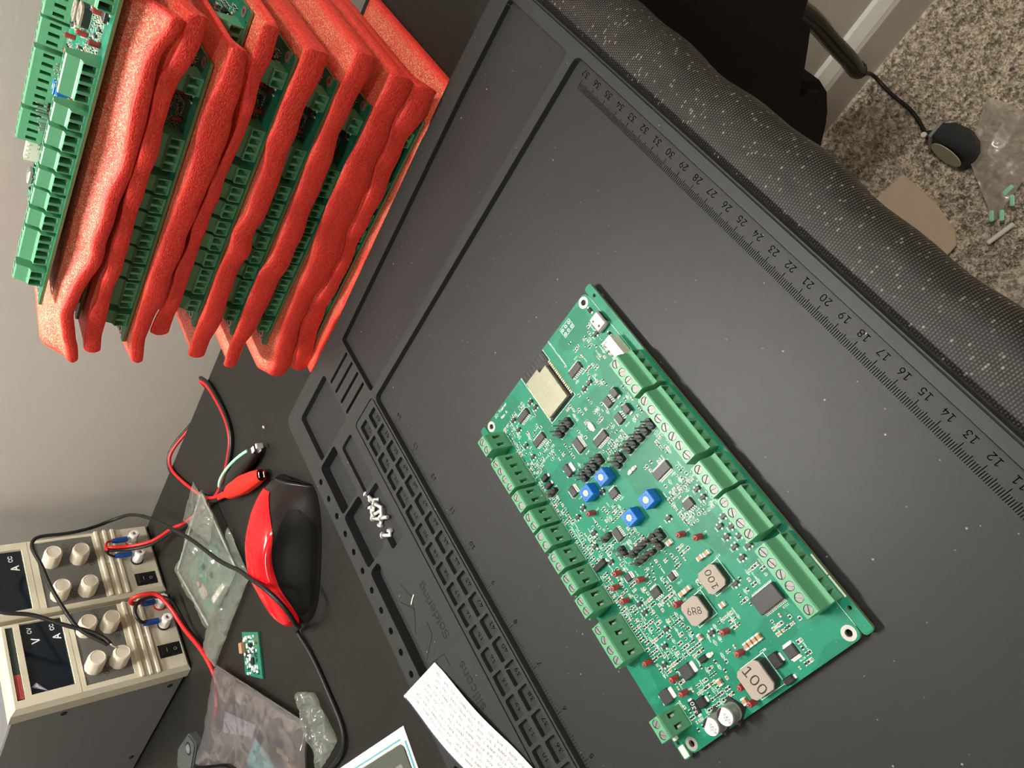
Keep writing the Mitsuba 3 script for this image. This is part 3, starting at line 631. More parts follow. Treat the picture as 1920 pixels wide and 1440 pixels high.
for (u0, n) in ROW_L: sk.append(prism(rect_outline(u0 + .27 - n * PITCH, u0 + .27, 4.03, 5.0, 0.02), 0, 0.005)); glyphs(u0 + .15, 3.95, 4, 'u', 0.07)
for u, v_, s, h, *_ in INDS: sk.append(prism(rect_outline(u - s / 2 - .07, u + s / 2 + .07, v_ - s / 2 - .07, v_ + s / 2 + .07, 0.03), 0, 0.006))
sk.append(prism(rect_outline(6.30, 9.5, -1.06, 1.12, 0.022), 0, 0.006))
sk.append(prism(rect_outline(8.80, 9.36, -3.40, -2.57, 0.02), 0, 0.006))
for u in (9.2, 8.94):
    for v in (-3.25, -2.98, -2.71): sk.append(prism(Point(u, v).buffer(0.085).difference(Point(u, v).buffer(0.045)), 0, 0.006))
for a, b, nu_, nv_ in HEADERS:
    sk.append(prism(rect_outline(a - nu_ * .135 - .03, a + nu_ * .135 + .03, b - nv_ * .155 - .05, b + nv_ * .155 + .05, 0.018), 0, 0.005))
sk.append(label_mesh('IO-Trainer', 0.165, 0.006, (9.36, 3.46, 0), -math.pi / 2)); sk.append(label_mesh('Rev A', 0.165, 0.006, (9.0, 3.41, 0), -math.pi / 2))
glyphs(8.7, -1.63, 18, 'u', 0.075)
SILK = shape(cat(sk), 'silkscreen')
# mounting rings and gold strip
RINGS = [shape(cat([prism(Point(u, v).buffer(0.30).difference(Point(u, v).buffer(0.17)), 0.0, 0.008), prism(Point(u, v).buffer(0.172).difference(Point(u, v).buffer(0.145)), -TH, 0.006)]), 'tin') for u, v in HOLES]
STRIP = shape(cat([bx(-9.5, -8.98, 5.12, 5.46, 0, 0.005), bx(-8.70, -8.55, 5.12, 5.46, 0, 0.005), bx(-8.13, -7.2, -5.50, -5.42, 0, 0.006), bx(-7.15, -6.23, -5.50, -5.42, 0, 0.006), bx(-9.1, 9.2, -5.03, -5.015, 0, 0.005)]), 'rotor_cream')  # cream corner pads: bare rail end with its glare painted in
# radio module
can2 = Polygon([(8.87, 0.86), (8.87, -0.30), (8.62, -0.30), (8.62, -0.86), (6.42, -0.86), (6.42, 0.86)])
MOD_B = shape(cat([bx(6.38, 9.50, -1.0, 1.0, 0, 0.08)]), 'part_black')
MOD_C = shape(cat([prism(can2.buffer(-0.03), 0.08, 0.30), prism(can2.buffer(-0.06).buffer(0.02), 0.30, 0.325)]), 'can_metal')
MOD_P = shape(cat([bx(6.5 + i * 0.127, 6.5 + i * 0.127 + 0.07, s * 1.0 - .06, s * 1.0 + .06, 0, 0.085) for i in range(18) for s in (-1, 1)]), 'gold')
ink = [bx(6.62, 7.0, 0.30, 0.62, 0.325, 0.328)]     # plain patch where a square code is printed
ink += [bx(7.2 + 0.11 * i, 7.2 + 0.11 * i + 0.03, -0.6 + (i % 3) * .12, 0.2 + (i % 4) * .13, 0.325, 0.328) for i in range(0, 12, 2)]
MOD_I = shape(cat(ink[1:]), 'grey_rim')
MOD_A = shape(cat([bx(9.0, 9.45, -0.8 + 0.26 * i, -0.8 + 0.26 * i + 0.05, 0.08, 0.084) for i in range(7)]), 'chip_black')
# USB socket
usb = rbox((0, 0, 0.0), (0.92, 0.74, 0.32), 0.09)
USB = shape(usb, 'tin'); USB_H = shape(cat([rbox((0.0, -0.37, 0.06), (0.66, 0.02, 0.2), 0.008), bx(-.28, -.18, 0.0, 0.12, 0.315, 0.325), bx(.12, .22, 0.12, 0.2, 0.315, 0.325)]), 'part_black')
# white pin connector
jst = m3.Manifold.cube((1.34, 0.62, 0.72)).translate((-0.67, -0.31, 0)) - m3.Manifold.cube((1.20, 0.30, 0.14)).translate((-0.60, -0.02, 0.6))
for i in range(4): jst = jst - m3.Manifold.cube((0.12, 0.06, 0.06)).translate((-0.55 + i * 0.3, -0.34, 0.05)) - m3.Manifold.cube((0.14, 0.2, 0.4)).translate((-0.50 + i * 0.3, 0.25, 0.4))
JST = shape(jst, 'connector_white'); JST_P = shape(cat([rbox((-0.375 + 0.25 * i, 0.03, 0.1), (0.06, 0.06, 0.54), 0.015) for i in range(4)]), 'tin')
# electrolytic capacitors
EL_B = shape(cat([bx(-.43, .43, -.43, .43, 0, 0.1)]), 'part_black'); EL_C = shape(lathe([(0, .1), (.36, .1), (.40, .13), (.40, .2), (.37, .24), (.40, .28), (.40, .78), (.37, .82), (0, .82)], 28), 'tin', 30)
seg = Polygon([(0.36 * math.cos(a), 0.36 * math.sin(a)) for a in np.linspace(0.7, 2.4, 14)])
EL_T = shape(cyl((0, 0, 0.822), 0.36, 0.006, 28), 'post_white'); EL_S = shape(cat([prism(seg, 0.829, 0.833), label_mesh('35V', 0.13, 0.004, (0, -0.03, 0.829), 0.6), label_mesh('RVT', 0.13, 0.004, (0, -0.2, 0.829), 0.6)]), 'part_black')
DP_CACHE = {}
def build_board(key, M, full=True, screws=True):
    """adds the parts of one board under its key; M places board space in the room (cm)"""
    def p(name, d, m=None, parent=None, **kw): return put(name, d, parent or key, M @ m if m is not None else M, **kw)
    sb = p('substrate', SUB_TOP); p('edge', SUB_EDGE, parent=sb)
    p('silkscreen', SILK, label='white printed outlines and part numbers', kind='stuff')
    [p('mounting_ring', r_) for r_ in RINGS]; p('chip_resistor', CHIP_R, kind='stuff', label='tiny black chip resistors'); p('chip_capacitor', CHIP_C, kind='stuff', label='tiny tan chip capacitors'); p('solder_terminal', CHIP_E, kind='stuff', label='tiny silver solder ends')
    rows = [(a, n, 0) for a, n in ROW_L] + ([(a, n, 1) for a, n in ROW_R] if full else [])
    for a, n, right in rows:
        uc = a + PITCH / 2 - n * PITCH / 2
        m = tm(uc, 0, 0, 180 if right else 0)
        b = p('terminal_block', BLK[n], m)
        for i in range(n):
            x = n * PITCH / 2 - PITCH / 2 - PITCH * i
            ms = m @ T().translate([x, 0, 0])
            if screws: p('screw', SCREW[int(r3.integers(0, 5))], ms @ T().translate([0, 4.62, 0]), b)
            if full and not right: p('contact', CONTACT, ms, b)
            p('wire_clamp', PLATE, ms, b) if full else None
    tps = TESTPTS if full else [t for t in TESTPTS if t[0] < -5 and t[1] > 2.5]
    for u, v in tps:
        t_ = p('test_point', TP, tm(u, v)); p('loop', TPL, tm(u, v), t_) if full else None
    for u, v, lu, lv, side in TRANS:
        k2 = (lu, lv)
        if k2 not in DP_CACHE:
            DP_CACHE[k2] = (shape(rbox((0, 0, 0.02), (lu, lv, 0.22), 0.03), 'chip_black'), shape(cat([rbox((0, -lv / 2 - .10, 0.0), (lu * .8, 0.22, 0.09), 0.02)] + [bx(o - .05, o + .05, lv / 2, lv / 2 + .16, 0, 0.06) for o in (-lu * .3, lu * .3)]), 'white_metal'))
        t_ = p('power_transistor', DP_CACHE[k2][0], tm(u, v)); p('tab', DP_CACHE[k2][1], tm(u, v), t_)
    for u, v, s, h, txt, th, rot in INDS:
        if not full and u > -5: continue
        k2 = (s, txt)
        if k2 not in DP_CACHE:
            a, b, c = inductor(s, h)
            DP_CACHE[k2] = (shape(a, 'ferrite_dark'), shape(b, 'ferrite'), shape(c, 'tin'), shape(label_mesh(txt, th, 0.004, (0, 0, h), rot), 'print_dark'))
        d = DP_CACHE[k2]; m = tm(u, v)
        i_ = p('inductor', d[0], m); p('cap', d[1], m, i_); p('lead', d[2], m, i_); p('marking', d[3], m, i_, label=f'printed {txt}')
    for u, v, lu, lv, h, mt, nm, lab, al in BLOCKS:
        if not full and not (u < -5 and v > 1.0): continue
        k2 = (lu, lv, h, mt, al)
        if k2 not in DP_CACHE:
            e = 0.09 if mt != 'ceramic_tan' else 0.07
            if mt == 'ceramic_tan': body = rbox((0, 0, 0), (lu - (.12 if al == 'u' else 0), lv - (.12 if al == 'v' else 0), h), 0.015); ends = [rbox((s * (lu / 2 - .035) if al == 'u' else 0, s * (lv / 2 - .035) if al == 'v' else 0, 0), (.07 if al == 'u' else lu * .98, .07 if al == 'v' else lv * .98, h * .98), 0.01) for s in (-1, 1)]
            else: body = rbox((0, 0, 0.01), (lu, lv, h), 0.03); ends = [rbox((s * lu / 2 if al == 'u' else 0, s * lv / 2 if al == 'v' else 0, 0), (.18 if al == 'u' else lu * .6, .18 if al == 'v' else lv * .6, min(h * .5, .09)), 0.01) for s in (-1, 1)]
            DP_CACHE[k2] = (shape(body, mt), shape(cat(ends), 'white_metal'))
        d = DP_CACHE[k2]; b_ = p(nm, d[0], tm(u, v), label=lab); p('terminal', d[1], tm(u, v), b_)
    if not full: return
    for u, v, lu, lv, h, side, n in CHIPS:
        b, pn = chip_shapes(lu, lv, h, side, n); c_ = p('chip', b, tm(u, v)); p('pins', pn, tm(u, v), c_)
    for u, v, nu, nv in HEADERS:
        k2 = ('h', nu, nv)
        if k2 not in DP_CACHE: a, b = header(nu, nv); DP_CACHE[k2] = (shape(a, 'part_black'), shape(b, 'tin'))
        h_ = p('pin_header', DP_CACHE[k2][0], tm(u, v)); p('pins', DP_CACHE[k2][1], tm(u, v), h_)
    for u, v in TRIMS:
        t_ = p('trimmer', TR_B, tm(u, v), label='blue square trimmer'); p('rotor', TR_R, tm(u, v), t_); p('cross_slot', TR_X, tm(u, v), t_); p('scale', TR_T, tm(u, v), t_)
    if 'sot' not in DP_CACHE: a, b = sot(); DP_CACHE['sot'] = (shape(a, 'chip_black'), shape(b, 'white_metal'))
    for j, (u, v) in enumerate(SOTS):
        s_ = p('transistor', DP_CACHE['sot'][0], tm(u, v, 0, 180 * (j % 2))); p('pins', DP_CACHE['sot'][1], tm(u, v, 0, 180 * (j % 2)), s_)
    mo = p('radio_module', MOD_B, label='radio module with a silver can and a black antenna end'); p('can', MOD_C, parent=mo); p('contacts', MOD_P, parent=mo); p('print', MOD_I, parent=mo); p('antenna', MOD_A, parent=mo)
    us = p('usb_socket', USB, tm(7.70, -4.68)); p('opening', USB_H, tm(7.70, -4.68), us)
    js = p('pin_connector', JST, tm(5.82, -4.64), label='white four pin connector'); p('pins', JST_P, tm(5.82, -4.64), js)
    for u, v in ((-9.03 - .05, 2.62), (-9.03 - .05, 1.72)):
        m = tm(u, v, 0, -60); e_ = p('electrolytic_capacitor', EL_B, m); p('can', EL_C, m, e_); p('top', EL_T, m, e_); p('print', EL_S, m, e_)
    p('edge_strip', STRIP)
    if 'ptxt' not in DP_CACHE: DP_CACHE['ptxt'] = shape(label_mesh('330', 0.2, 0.004, (0, 0, 0.095), -0.3), 'print_white')
    p('marking', DP_CACHE['ptxt'], tm(-8.10, 3.40), label='printed 330')
r3 = np.random.default_rng(5)
hero = thing('circuit_board', 'large green circuit board lying on the mat with blue trimmers and screw terminals', 'circuit board')
build_board(hero, T().translate([19.5735, -10.9878, 0.45]).rotate([0, 0, 1], math.degrees(-0.0093)))
# underside solder pins that carry the board
pins = []
for (rows, vv) in ((ROW_L, 4.7), (ROW_R, -4.7)):
    for a, n in rows:
        for i in range(n): pins.append(cyl((a - PITCH * i, vv, -TH - 0.28), 0.06, 0.28, 8))
put('solder_pin', shape(cat(pins), 'tin'), hero, T().translate([19.5735, -10.9878, 0.45]).rotate([0, 0, 1], math.degrees(-0.0093)), kind='stuff')

ORD = ['lowest', 'second', 'third', 'fourth', 'fifth', 'sixth', 'seventh', 'topmost']
BZ = [0.45, 3.75, 6.35, 9.10, 11.00, 13.00, 15.60, 17.85]
BTILT = [0, 0, 0, 0, 0, 0, 2.5, 5.5]      # the upper boards sink at the back
BROLL = [0, 0, 0, 0, 0, 0, 0, 1.2]
BY = [-5.5, -5.2, -6.0, -6.6, -7.3, -4.9, -5.8, -7.8]
BX = [46.0, 46.6, 46.6, 46.6, 48.9, 46.8, 47.7, 46.5]
for i in range(8):
    lab = ('green circuit board lying bare on top of the red foam pile' if i == 7 else 'green circuit board lowest in the red foam pile, next to the mat' if i == 0
           else f'green circuit board between red foam sheets, {ORD[i]} board from the bottom of the pile')
    b = thing('circuit_board', lab, 'circuit board')
    build_board(b, T().translate([BX[i], BY[i], BZ[i] + TH]).rotate([0, 1, 0], BTILT[i]).rotate([1, 0, 0], BROLL[i]).translate([5.5, 0, 0]).rotate([0, 0, 1], 90), full=(i == 7), screws=(i >= 6))

# ---------------------------------------------------------------- red foam sheets between the stacked boards
YG = np.linspace(-16, 5, 15)
FT = [[0.25, 0.27, 0.30, 0.28, 0.27, 0.28, 0.30, 0.32, 0.30, 0.30, 0.31, 0.32, 0.33, 0.34, 0.34],
      [2.5, 2.46, 2.41, 2.43, 2.26, 2.1, 2.03, 1.88, 1.85, 1.96, 2.08, 2.14, 2.14, 1.96, 1.73], [4.34, 4.31, 4.39, 4.55, 4.58, 4.58, 4.46, 4.31, 4.01, 3.92, 3.83, 3.76, 3.68, 3.48, 3.26],
      [6.77, 6.78, 6.78, 6.83, 6.76, 6.7, 6.65, 6.59, 6.58, 6.94, 6.96, 6.91, 6.87, 6.89, 6.91], [9.39, 9.52, 9.53, 9.51, 9.25, 9.25, 9.19, 9.48, 9.36, 9.51, 9.49, 9.43, 9.45, 9.49, 9.49],
      [11.69, 11.58, 11.4, 11.32, 11.41, 11.65, 11.63, 11.75, 11.66, 11.82, 11.79, 11.8, 12.04, 12.08, 12.08], [12.99, 12.99, 13.12, 13.21, 13.08, 13.09, 13.08, 13.13, 13.21, 13.27, 13.31, 13.21, 13.16, 13.13, 13.02],
      [15.22, 15.35, 15.64, 15.60, 15.62, 15.60, 15.62, 15.54, 15.6, 15.6, 15.59, 15.57, 15.77, 15.73, 15.72], [15.96, 16.35, 16.47, 16.5, 16.38, 16.25, 16.49, 16.58, 16.65, 16.57, 16.84, 17.16, 17.19, 16.88, 16.61]]
FB = [[-0.39] * 15,
      [0.9, 0.98, 1.15, 1.14, 1.1, 1.05, 1.03, 0.98, 0.99, 1.02, 1.03, 0.9, 0.79, 0.65, 0.58], [2.65, 2.58, 2.52, 2.55, 2.33, 2.18, 2.10, 1.95, 1.98, 2.12, 2.29, 2.4, 2.35, 2.15, 1.97],
      [5.38, 5.55, 5.66, 5.42, 5.23, 5.27, 5.24, 5.18, 5.17, 5.23, 5.3, 5.41, 5.61, 5.86, 6.0], [7.88, 8.18, 8.17, 8.08, 8.05, 7.93, 8.01, 8.2, 7.99, 8.21, 8.22, 8.15, 8.06, 8.3, 8.4],
      [10.73, 10.86, 10.74, 10.7, 10.8, 10.9, 10.9, 10.9, 10.9, 10.9, 10.9, 10.9, 10.9, 10.9, 10.9], [12.15, 11.89, 11.64, 11.5, 11.58, 11.8, 11.78, 11.85, 11.85, 12.04, 12.06, 12.0, 12.2, 12.3, 12.3],
      [14.3, 14.45, 14.72, 14.82, 14.73, 14.75, 14.75, 14.79, 14.81, 14.77, 14.85, 14.87, 14.78, 14.8, 14.8], [15.3, 15.75, 15.75, 15.7, 15.7, 15.66, 15.75, 15.9, 15.95, 15.9, 16.15, 16.5, 16.5, 16.2, 16.0]]
#      near y, far y, inner z range, front x, back x, x where the sheet has passed under the board
FI = [(-17.9, 5.7, -0.39, 0.40, 45.15, 57.2), (-17.3, 5.9, 2.02, 2.84, 45.6, 57.4), (-17.4, 6.6, 2.88, 3.72, 45.55, 57.3), (-17.9, 5.8, 5.32, 6.30, 45.6, 57.4), (-17.2, 4.9, 7.92, 9.05, 45.6, 57.2),
      (-17.5, 3.2, 10.67, 10.95, 45.9, 57.0), (-16.1, 5.2, 12.58, 12.95, 45.6, 57.3), (-17.0, 4.5, 14.60, 15.50, 45.7, 57.1), (-16.6, 5.4, 17.16, 17.80, 45.6, 57.5)]
FSL = [0, 0, 0, 0, 0, 0, 0, 0.035, 0.092]
from scipy.interpolate import make_interp_spline
def foam(i):
    y0, y1, zl, zh, xf, xb = FI[i]
    st, sbt = make_interp_spline(YG, FT[i], k=2), make_interp_spline(YG, FB[i], k=2)
    NA, NB = 110, 64
    # sample x more tightly near the front edge
    tb = np.r_[np.linspace(0, 0.02, 7)[:-1], np.linspace(0.02, 0.2, 26)[:-1], np.linspace(0.2, 0.98, 26)[:-1], np.linspace(0.98, 1, 7)]
    NB = len(tb)
    ta = np.r_[np.linspace(0, 0.018, 7)[:-1], np.linspace(0.018, 0.982, NA - 12), np.linspace(0.982, 1, 7)[1:]]; NA = len(ta)
    A, Bq = np.meshgrid(ta, tb, indexing='ij')
    y = y0 + (y1 - y0) * A; yc = np.clip(y, -16, 5)
    wig = 0.10 * np.sin(y * 0.9 + i) + 0.06 * np.sin(y * 2.3 + 2 * i)
    x = xf + wig * (1 - Bq) + (xb - xf - 0) * Bq
    zt, zb_ = st(yc), sbt(yc)
    mid, half = (zt + zb_) / 2, np.maximum((zt - zb_) / 2, 0.2)
    zi, hi = (zl + zh) / 2, (zh - zl) / 2
    dx_ = np.maximum(0, x - 46.6)
    if i == 7: hi = np.maximum(0.05, hi - dx_ * 0.022); zi = zl + hi
    if i == 8: lo_ = 17.16 - dx_ * 0.0437; up_ = 17.56 - dx_ * 0.0963; hi = np.maximum(0.04, (up_ - lo_) / 2); zi = np.minimum(lo_ + hi, up_ - hi + 0.0)
    w = np.clip((x - xf - 0.1) / (1.9 if i == 8 else 0.95), 0, 1); w = w * w * (3 - 2 * w)
    m_, h_ = mid * (1 - w) + zi * w, half * (1 - w) + hi * w
    # ends sag a little beyond the boards
    past = np.clip((y - 3.4) / 2, 0, 1); m_ = m_ - 0.25 * past * (1 - w) * (i > 0)
    def rnd(d, r): d = np.clip(d / r, 0, 1); return np.sqrt(np.maximum(0, 1 - (1 - d) ** 2))
    r = np.maximum(0.16, 0.30 * h_)
    e = rnd(x - x[:, :1], r) * rnd(x[:, -1:] - x, r) * rnd(y - y0, 0.2) * rnd(y1 - y, 0.2)
    hh = h_ * (0.35 + 0.65 * e)
    nz = meshkit.fbm(np.stack([x * 0.6, y * 0.6, 0 * x + 7 * i], -1), 2) - 0.5
    lim = 0.02 + 0.12 * (1 - w)
    zt2, zb2 = m_ + hh + nz * lim, m_ - hh + nz * lim
    if i == 0: zb2 = np.maximum(zb2, -0.395)
    top = np.stack([x, y, zt2], -1); bot = np.stack([x, y, zb2], -1)
    edge = np.minimum(np.minimum(x - x[:, :1], x[:, -1:] - x), np.minimum(y - y0, y1 - y))
    sk_ = np.clip((edge - 0.12) / 0.45, 0, 1).reshape(-1)
    uvt = np.c_[sk_, 0 * sk_]
    return slab(NA, NB, lambda a, b: top, lambda a, b: bot), np.vstack([uvt, uvt])
for i in range(9):
    pos = ['lowest red foam sheet, flat on the desk against the mat', 'second red foam sheet from the bottom, directly under another sheet', 'third red foam sheet from the bottom, resting on another sheet', 'fourth red foam sheet from the bottom of the pile',
           'fifth red foam sheet from the bottom of the pile', 'sixth red foam sheet from the bottom, shortest and darkest at its far end', 'seventh red foam sheet from the bottom of the pile', 'red foam sheet second from the top of the pile', 'uppermost red foam sheet, brightly lit under the bare circuit board'][i]
    fm_, fuv = foam(i)
    obj('foam_sheet', fm_, 'red_foam', smooth=True, uv=fuv, label=pos, cat_='foam sheet')
# ---------------------------------------------------------------- bench power supplies, fronts facing the desk's user
RF = np.array([[1, 0, 0], [0, 0, -1], [0, 1, 0]], float)        # text plane to a front face
RY = np.array([[1, 0, 0], [0, 0, -1], [0, 1, 0]], float)        # z axis to -y
def front(m, x, z, y): return mv(m, (x, y, z), R=RY)
def knob_mesh():
    n = 36; prof = [(0.80, 0.0), (0.80, 1.55), (0.74, 1.75), (0.62, 1.82), (0.58, 1.78), (0.0, 1.78)]
    v, f = lathe(prof, n); a = np.arctan2(v[:, 1], v[:, 0]); k = 1 - 0.035 * (np.cos(a * 9) > 0.86) * (v[:, 2] < 1.6)
    v[:, :2] *= k[:, None]; return cat([(v, f), bx(-0.03, 0.03, 0.30, 0.56, 1.78, 1.80)])
def post_mesh():
    n = 32; v, f = lathe([(0.30, 0.0), (0.52, 0.02), (0.54, 0.3), (0.47, 1.35), (0.42, 1.42), (0.20, 1.42), (0.18, 0.9), (0.0, 0.9)], n)
    a = np.arctan2(v[:, 1], v[:, 0]); k = 1 - 0.07 * (np.cos(a * 8) > 0.7) * (v[:, 2] > 0.25); v[:, :2] *= k[:, None]; return v, f
def psu(lab, x0, x1, y0, zt, win, pan, strip, plate, knobs, ribs, switch, posts, txt, sticker=False):
    t = thing('power_supply', lab, 'power supply')
    zb = -0.25
    obj('case', rbox(((x0 + x1) / 2, y0 + 13.2, zb), (x1 - x0 - 0.35, 23.0, zt - zb - 0.2), 0.12), 'psu_case', t)
    for yy in (y0 + 4, y0 + 22):
        for xx in (x0 + 1.3, x1 - 1.3): obj('foot', cyl((xx, yy, -0.4), 0.55, 0.17, 20), 'rubber_black', t)
    fr = hull([(x, y, z) for a, b, y, c in ((x0 + 0.35, x1 - 0.35, y0, 0.35), (x0, x1, y0 + 0.5, 0.0), (x0, x1, y0 + 1.9, 0.0)) for x in (a, b) for z in (zb + c - 0.1, zt - c)])
    def pocket(a, d): return m3.Manifold.cube((a[1] - a[0], d + 1, a[3] - a[2])).translate((a[0], y0 - 1, a[2]))
    fr = fr - pocket(win, 0.35) - pocket(pan, 0.12) - pocket(strip, 0.2)
    fr = fr - m3.Manifold.cube((x1 - x0 - 0.5, 0.12, 0.06)).translate((x0 + 0.25, y0 - 0.06, (win[2] + pan[3]) / 2))
    fr = fr - pocket(switch, 0.4)
    bz = obj('front_frame', fr, 'psu_cream', t)
    obj('display_window', bx(win[0], win[1], y0 + 0.30, y0 + 0.36, win[2], win[3]), 'psu_window', t, label='dark display window')
    k = obj('control_panel', bx(pan[0], pan[1], y0 + 0.10, y0 + 0.14, pan[2], pan[3]), 'psu_panel', t, label='grey control panel')
    obj('top_strip', bx(strip[0], strip[1], y0 + 0.15, y0 + 0.22, strip[2], strip[3]), 'psu_strip', t)
    if plate:
        p_ = obj('name_plate', rbox(((plate[0] + plate[1]) / 2, y0 + 0.14, plate[2]), (plate[1] - plate[0], 0.05, plate[3] - plate[2]), 0.01), 'plate_red', t, label='small red plate')
        obj('stripe', cat([bx(plate[0] + .2, plate[1] - .2, y0 + .108, y0 + .116, z, z + .05) for z in (plate[2] + .12, plate[2] + .3)]), 'plate_ink', t and p_)
    km = shape(knob_mesh(), 'psu_knob', 35)
    for x, z in knobs:
        put('knob', km, t, T().translate([x, y0 + 0.10, z]).rotate([1, 0, 0], 90), label='cream ribbed knob')
    for z in ribs:
        obj('rib', rbox(((x0 + x1) / 2, y0 - 0.12, z - 0.20), (x1 - x0 - 0.5, 0.34, 0.40), 0.1), 'psu_cream', t)
    obj('rib_bridge', rbox(((x0 + x1) / 2, y0 - 0.06, min(ribs)), (0.35, 0.2, max(ribs) - min(ribs)), 0.05), 'psu_cream', t)
    sw = obj('switch', bx(switch[0], switch[1], y0 + 0.02, y0 + 0.10, switch[2], switch[3]), 'part_black', t, label='black rocker switch')
    xm, zm = (switch[0] + switch[1]) / 2, (switch[2] + switch[3]) / 2
    obj('rocker', hull([(switch[0] + .2, y0 + .05, switch[2] + .2), (switch[1] - .2, y0 + .05, switch[2] + .2), (switch[0] + .2, y0 + .05, switch[3] - .2), (switch[1] - .2, y0 + .05, switch[3] - .2),
        (switch[0] + .25, y0 - .22, switch[3] - .3), (switch[1] - .25, y0 - .22, switch[3] - .3), (switch[0] + .25, y0 - .02, switch[2] + .25), (switch[1] - .25, y0 - .02, switch[2] + .25)]), 'rubber_black', sw)
    obj('mark', cat([front(prism(Point(0, 0).buffer(.16).difference(Point(0, 0).buffer(.11)), 0, .01), xm, switch[2] + .6, y0 - .075), bx(xm - .2, xm + .2, y0 - .215, y0 - .2, switch[3] - .75, switch[3] - .68)]), 'grey_rim', sw)
    pm = shape(post_mesh(), 'post_white', 35); pc = shape(cyl((0, 0, 0), 0.60, 0.16, 28), 'part_black'); pcr = shape(cyl((0, 0, 0), 0.60, 0.16, 28), 'wire_red'); pin_ = shape(cyl((0, 0, .9), .17, .2, 16), 'brass')
    for j, (x, z) in enumerate(posts):
        M = T().translate([x, y0 - 0.0, z]).rotate([1, 0, 0], 90)
        c_ = put('binding_post', pcr if j == 0 else pc, t, M, label='white ribbed binding post'); put('cap', pm, c_, M @ T().translate([0, 0, .16])); put('socket', pin_, c_, M)
    tt = [label_mesh(s, h, 0.012, (x, y0 + 0.30, z), 0, True, R=RF) for s, x, z, h in txt]
    obj('legend', cat(tt), 'print_white', t, label='white printed letters')
    mk = []
    for x, z in ((pan[0] + 1.0, (pan[2] + pan[3]) / 2 + .2), ((pan[0] + pan[1]) / 2 + .6, pan[2] + .55), (pan[1] - 1.0, (pan[2] + pan[3]) / 2)):
        mk += [front(prism(rect_outline(-.32, .32, -.22, .22, .05), 0, .008), x, z, y0 + .10), front(prism(Polygon([(-.12, -.12), (.12, 0), (-.12, .12)]), 0, .008), x, z, y0 + .10), bx(x - .6, x - .32, y0 + .092, y0 + .10, z - .02, z + .02), bx(x + .32, x + .6, y0 + .092, y0 + .10, z - .02, z + .02)]
    obj('symbol', cat(mk), 'print_dark', t, label='printed symbols', kind='stuff')
    for y, z in ((y0 + 3.0, 10.3 if zt < 16 else 12), (y0 + 3.4, 0.9), (y0 + 19.5, 0.9), (y0 + 19.5, zt - 2)):
        obj('case_screw', mv(cyl((0, 0, 0), 0.26, 0.1, 16), (x0 + 0.19, y, z), R=axis_R((-1, 0, 0))), 'part_black', t)
    if sticker:
        obj('film_corner', hull([(43.9, y0 + .28, 12.5), (43.56, y0 + .28, 12.96), (42.89, y0 + .28, 11.74), (43.4, y0 + 0.05, 12.4)]), 'grey_label', t, label='peeling corner of clear film')
    return t
psu('cream fronted bench power supply nearer the mat, with its whole grey case side in view', 41.45, 50.15, 43.0, 14.75, (42.75, 49.75, 9.65, 13.05), (42.3, 49.9, 4.75, 8.85), (42.5, 49.6, 13.55, 14.15), (42.65, 44.95, 13.6, 14.1),
    [(47.75, 7.95), (47.7, 5.9), (43.95, 7.95), (43.9, 5.85)], [4.2, 3.45, 2.75], (43.05, 44.45, 0.12, 2.25), [(48.75, 0.95), (46.5, 1.1)],
    [('V', 47.92, 11.95, 0.62), ('CV', 49.05, 12.3, 0.34), ('A', 47.9, 10.25, 0.62), ('CC', 48.95, 10.5, 0.34)], True)
psu('cream fronted bench power supply next to the end wall', 50.65, 59.0, 43.1, 17.4, (51.2, 57.9, 11.65, 15.4), (50.95, 58.35, 5.35, 10.55), (51.4, 58.4, 16.0, 16.7), None,
    [(55.95, 9.45), (55.85, 7.0), (52.1, 9.35), (52.05, 6.95)], [4.95, 4.15, 3.4], (51.45, 52.93, 0.33, 2.4), [(56.9, 1.8), (54.55, 1.75)],
    [('A', 55.97, 12.4, 0.66), ('CC', 57.07, 12.65, 0.36), ('V', 55.97, 14.3, 0.66), ('CV', 57.07, 14.6, 0.36)])

# ---------------------------------------------------------------- leads and cables
def ring_lug(x, z, y, L):
    """blue sleeved spade standing up from a binding post"""
    return mv(lathe([(0, 0), (.20, 0), (.30, .1), (.30, L * .75), (.26, L * .8), (.24, L), (0, L)], 16), (x, y, z))
ld = thing('test_lead', 'looped red and black twin lead ending in two alligator clips on the desk', 'test lead')
far = [(55.49, 41.7, 4.84), (55.2, 41.3, 4.2), (54.86, 41.0, 2.95), (54.1, 39.6, 1.5), (53.6, 38.0, 0.8), (52.7, 35.5, 0.5), (51.73, 33.6, 0.35), (50.31, 29.55, 0.1), (49.5, 26.2, -0.15), (49.45, 25.27, -0.15), (49.77, 23.27, -0.15), (50.38, 21.67, -0.15), (51.21, 20.35, -0.15),
       (52.65, 19.72, -0.15), (54.67, 19.69, -0.15), (56.85, 19.95, -0.1), (58.6, 20.5, -0.12), (59.8, 21.3, -0.2), (60.6, 23.0, -1.4), (60.9, 25.5, -2.4), (60.7, 29.3, -1.6), (59.9, 32.4, -0.25), (58.7, 33.1, -0.12), (57.08, 32.6, -0.15), (54.73, 31.2, -0.15), (51.91, 29.2, -0.15), (49.94, 27.2, 0.15), (48.9, 25.7, 0.2), (48.2, 24.2, 0.2)]
far = np.array(far); P_ = spline(far, 160)
tn = np.gradient(P_, axis=0); sd = np.cross(tn, [0, 0, 1.0]); sd /= np.linalg.norm(sd, axis=1, keepdims=True)
obj('red_wire', tube(P_ - sd * 0.165, 0.165, 10), 'wire_red', ld, smooth=True, label='red insulated wire')
obj('black_wire', tube(P_ + sd * 0.165, 0.165, 10), 'wire_black', ld, smooth=True, label='black insulated wire')
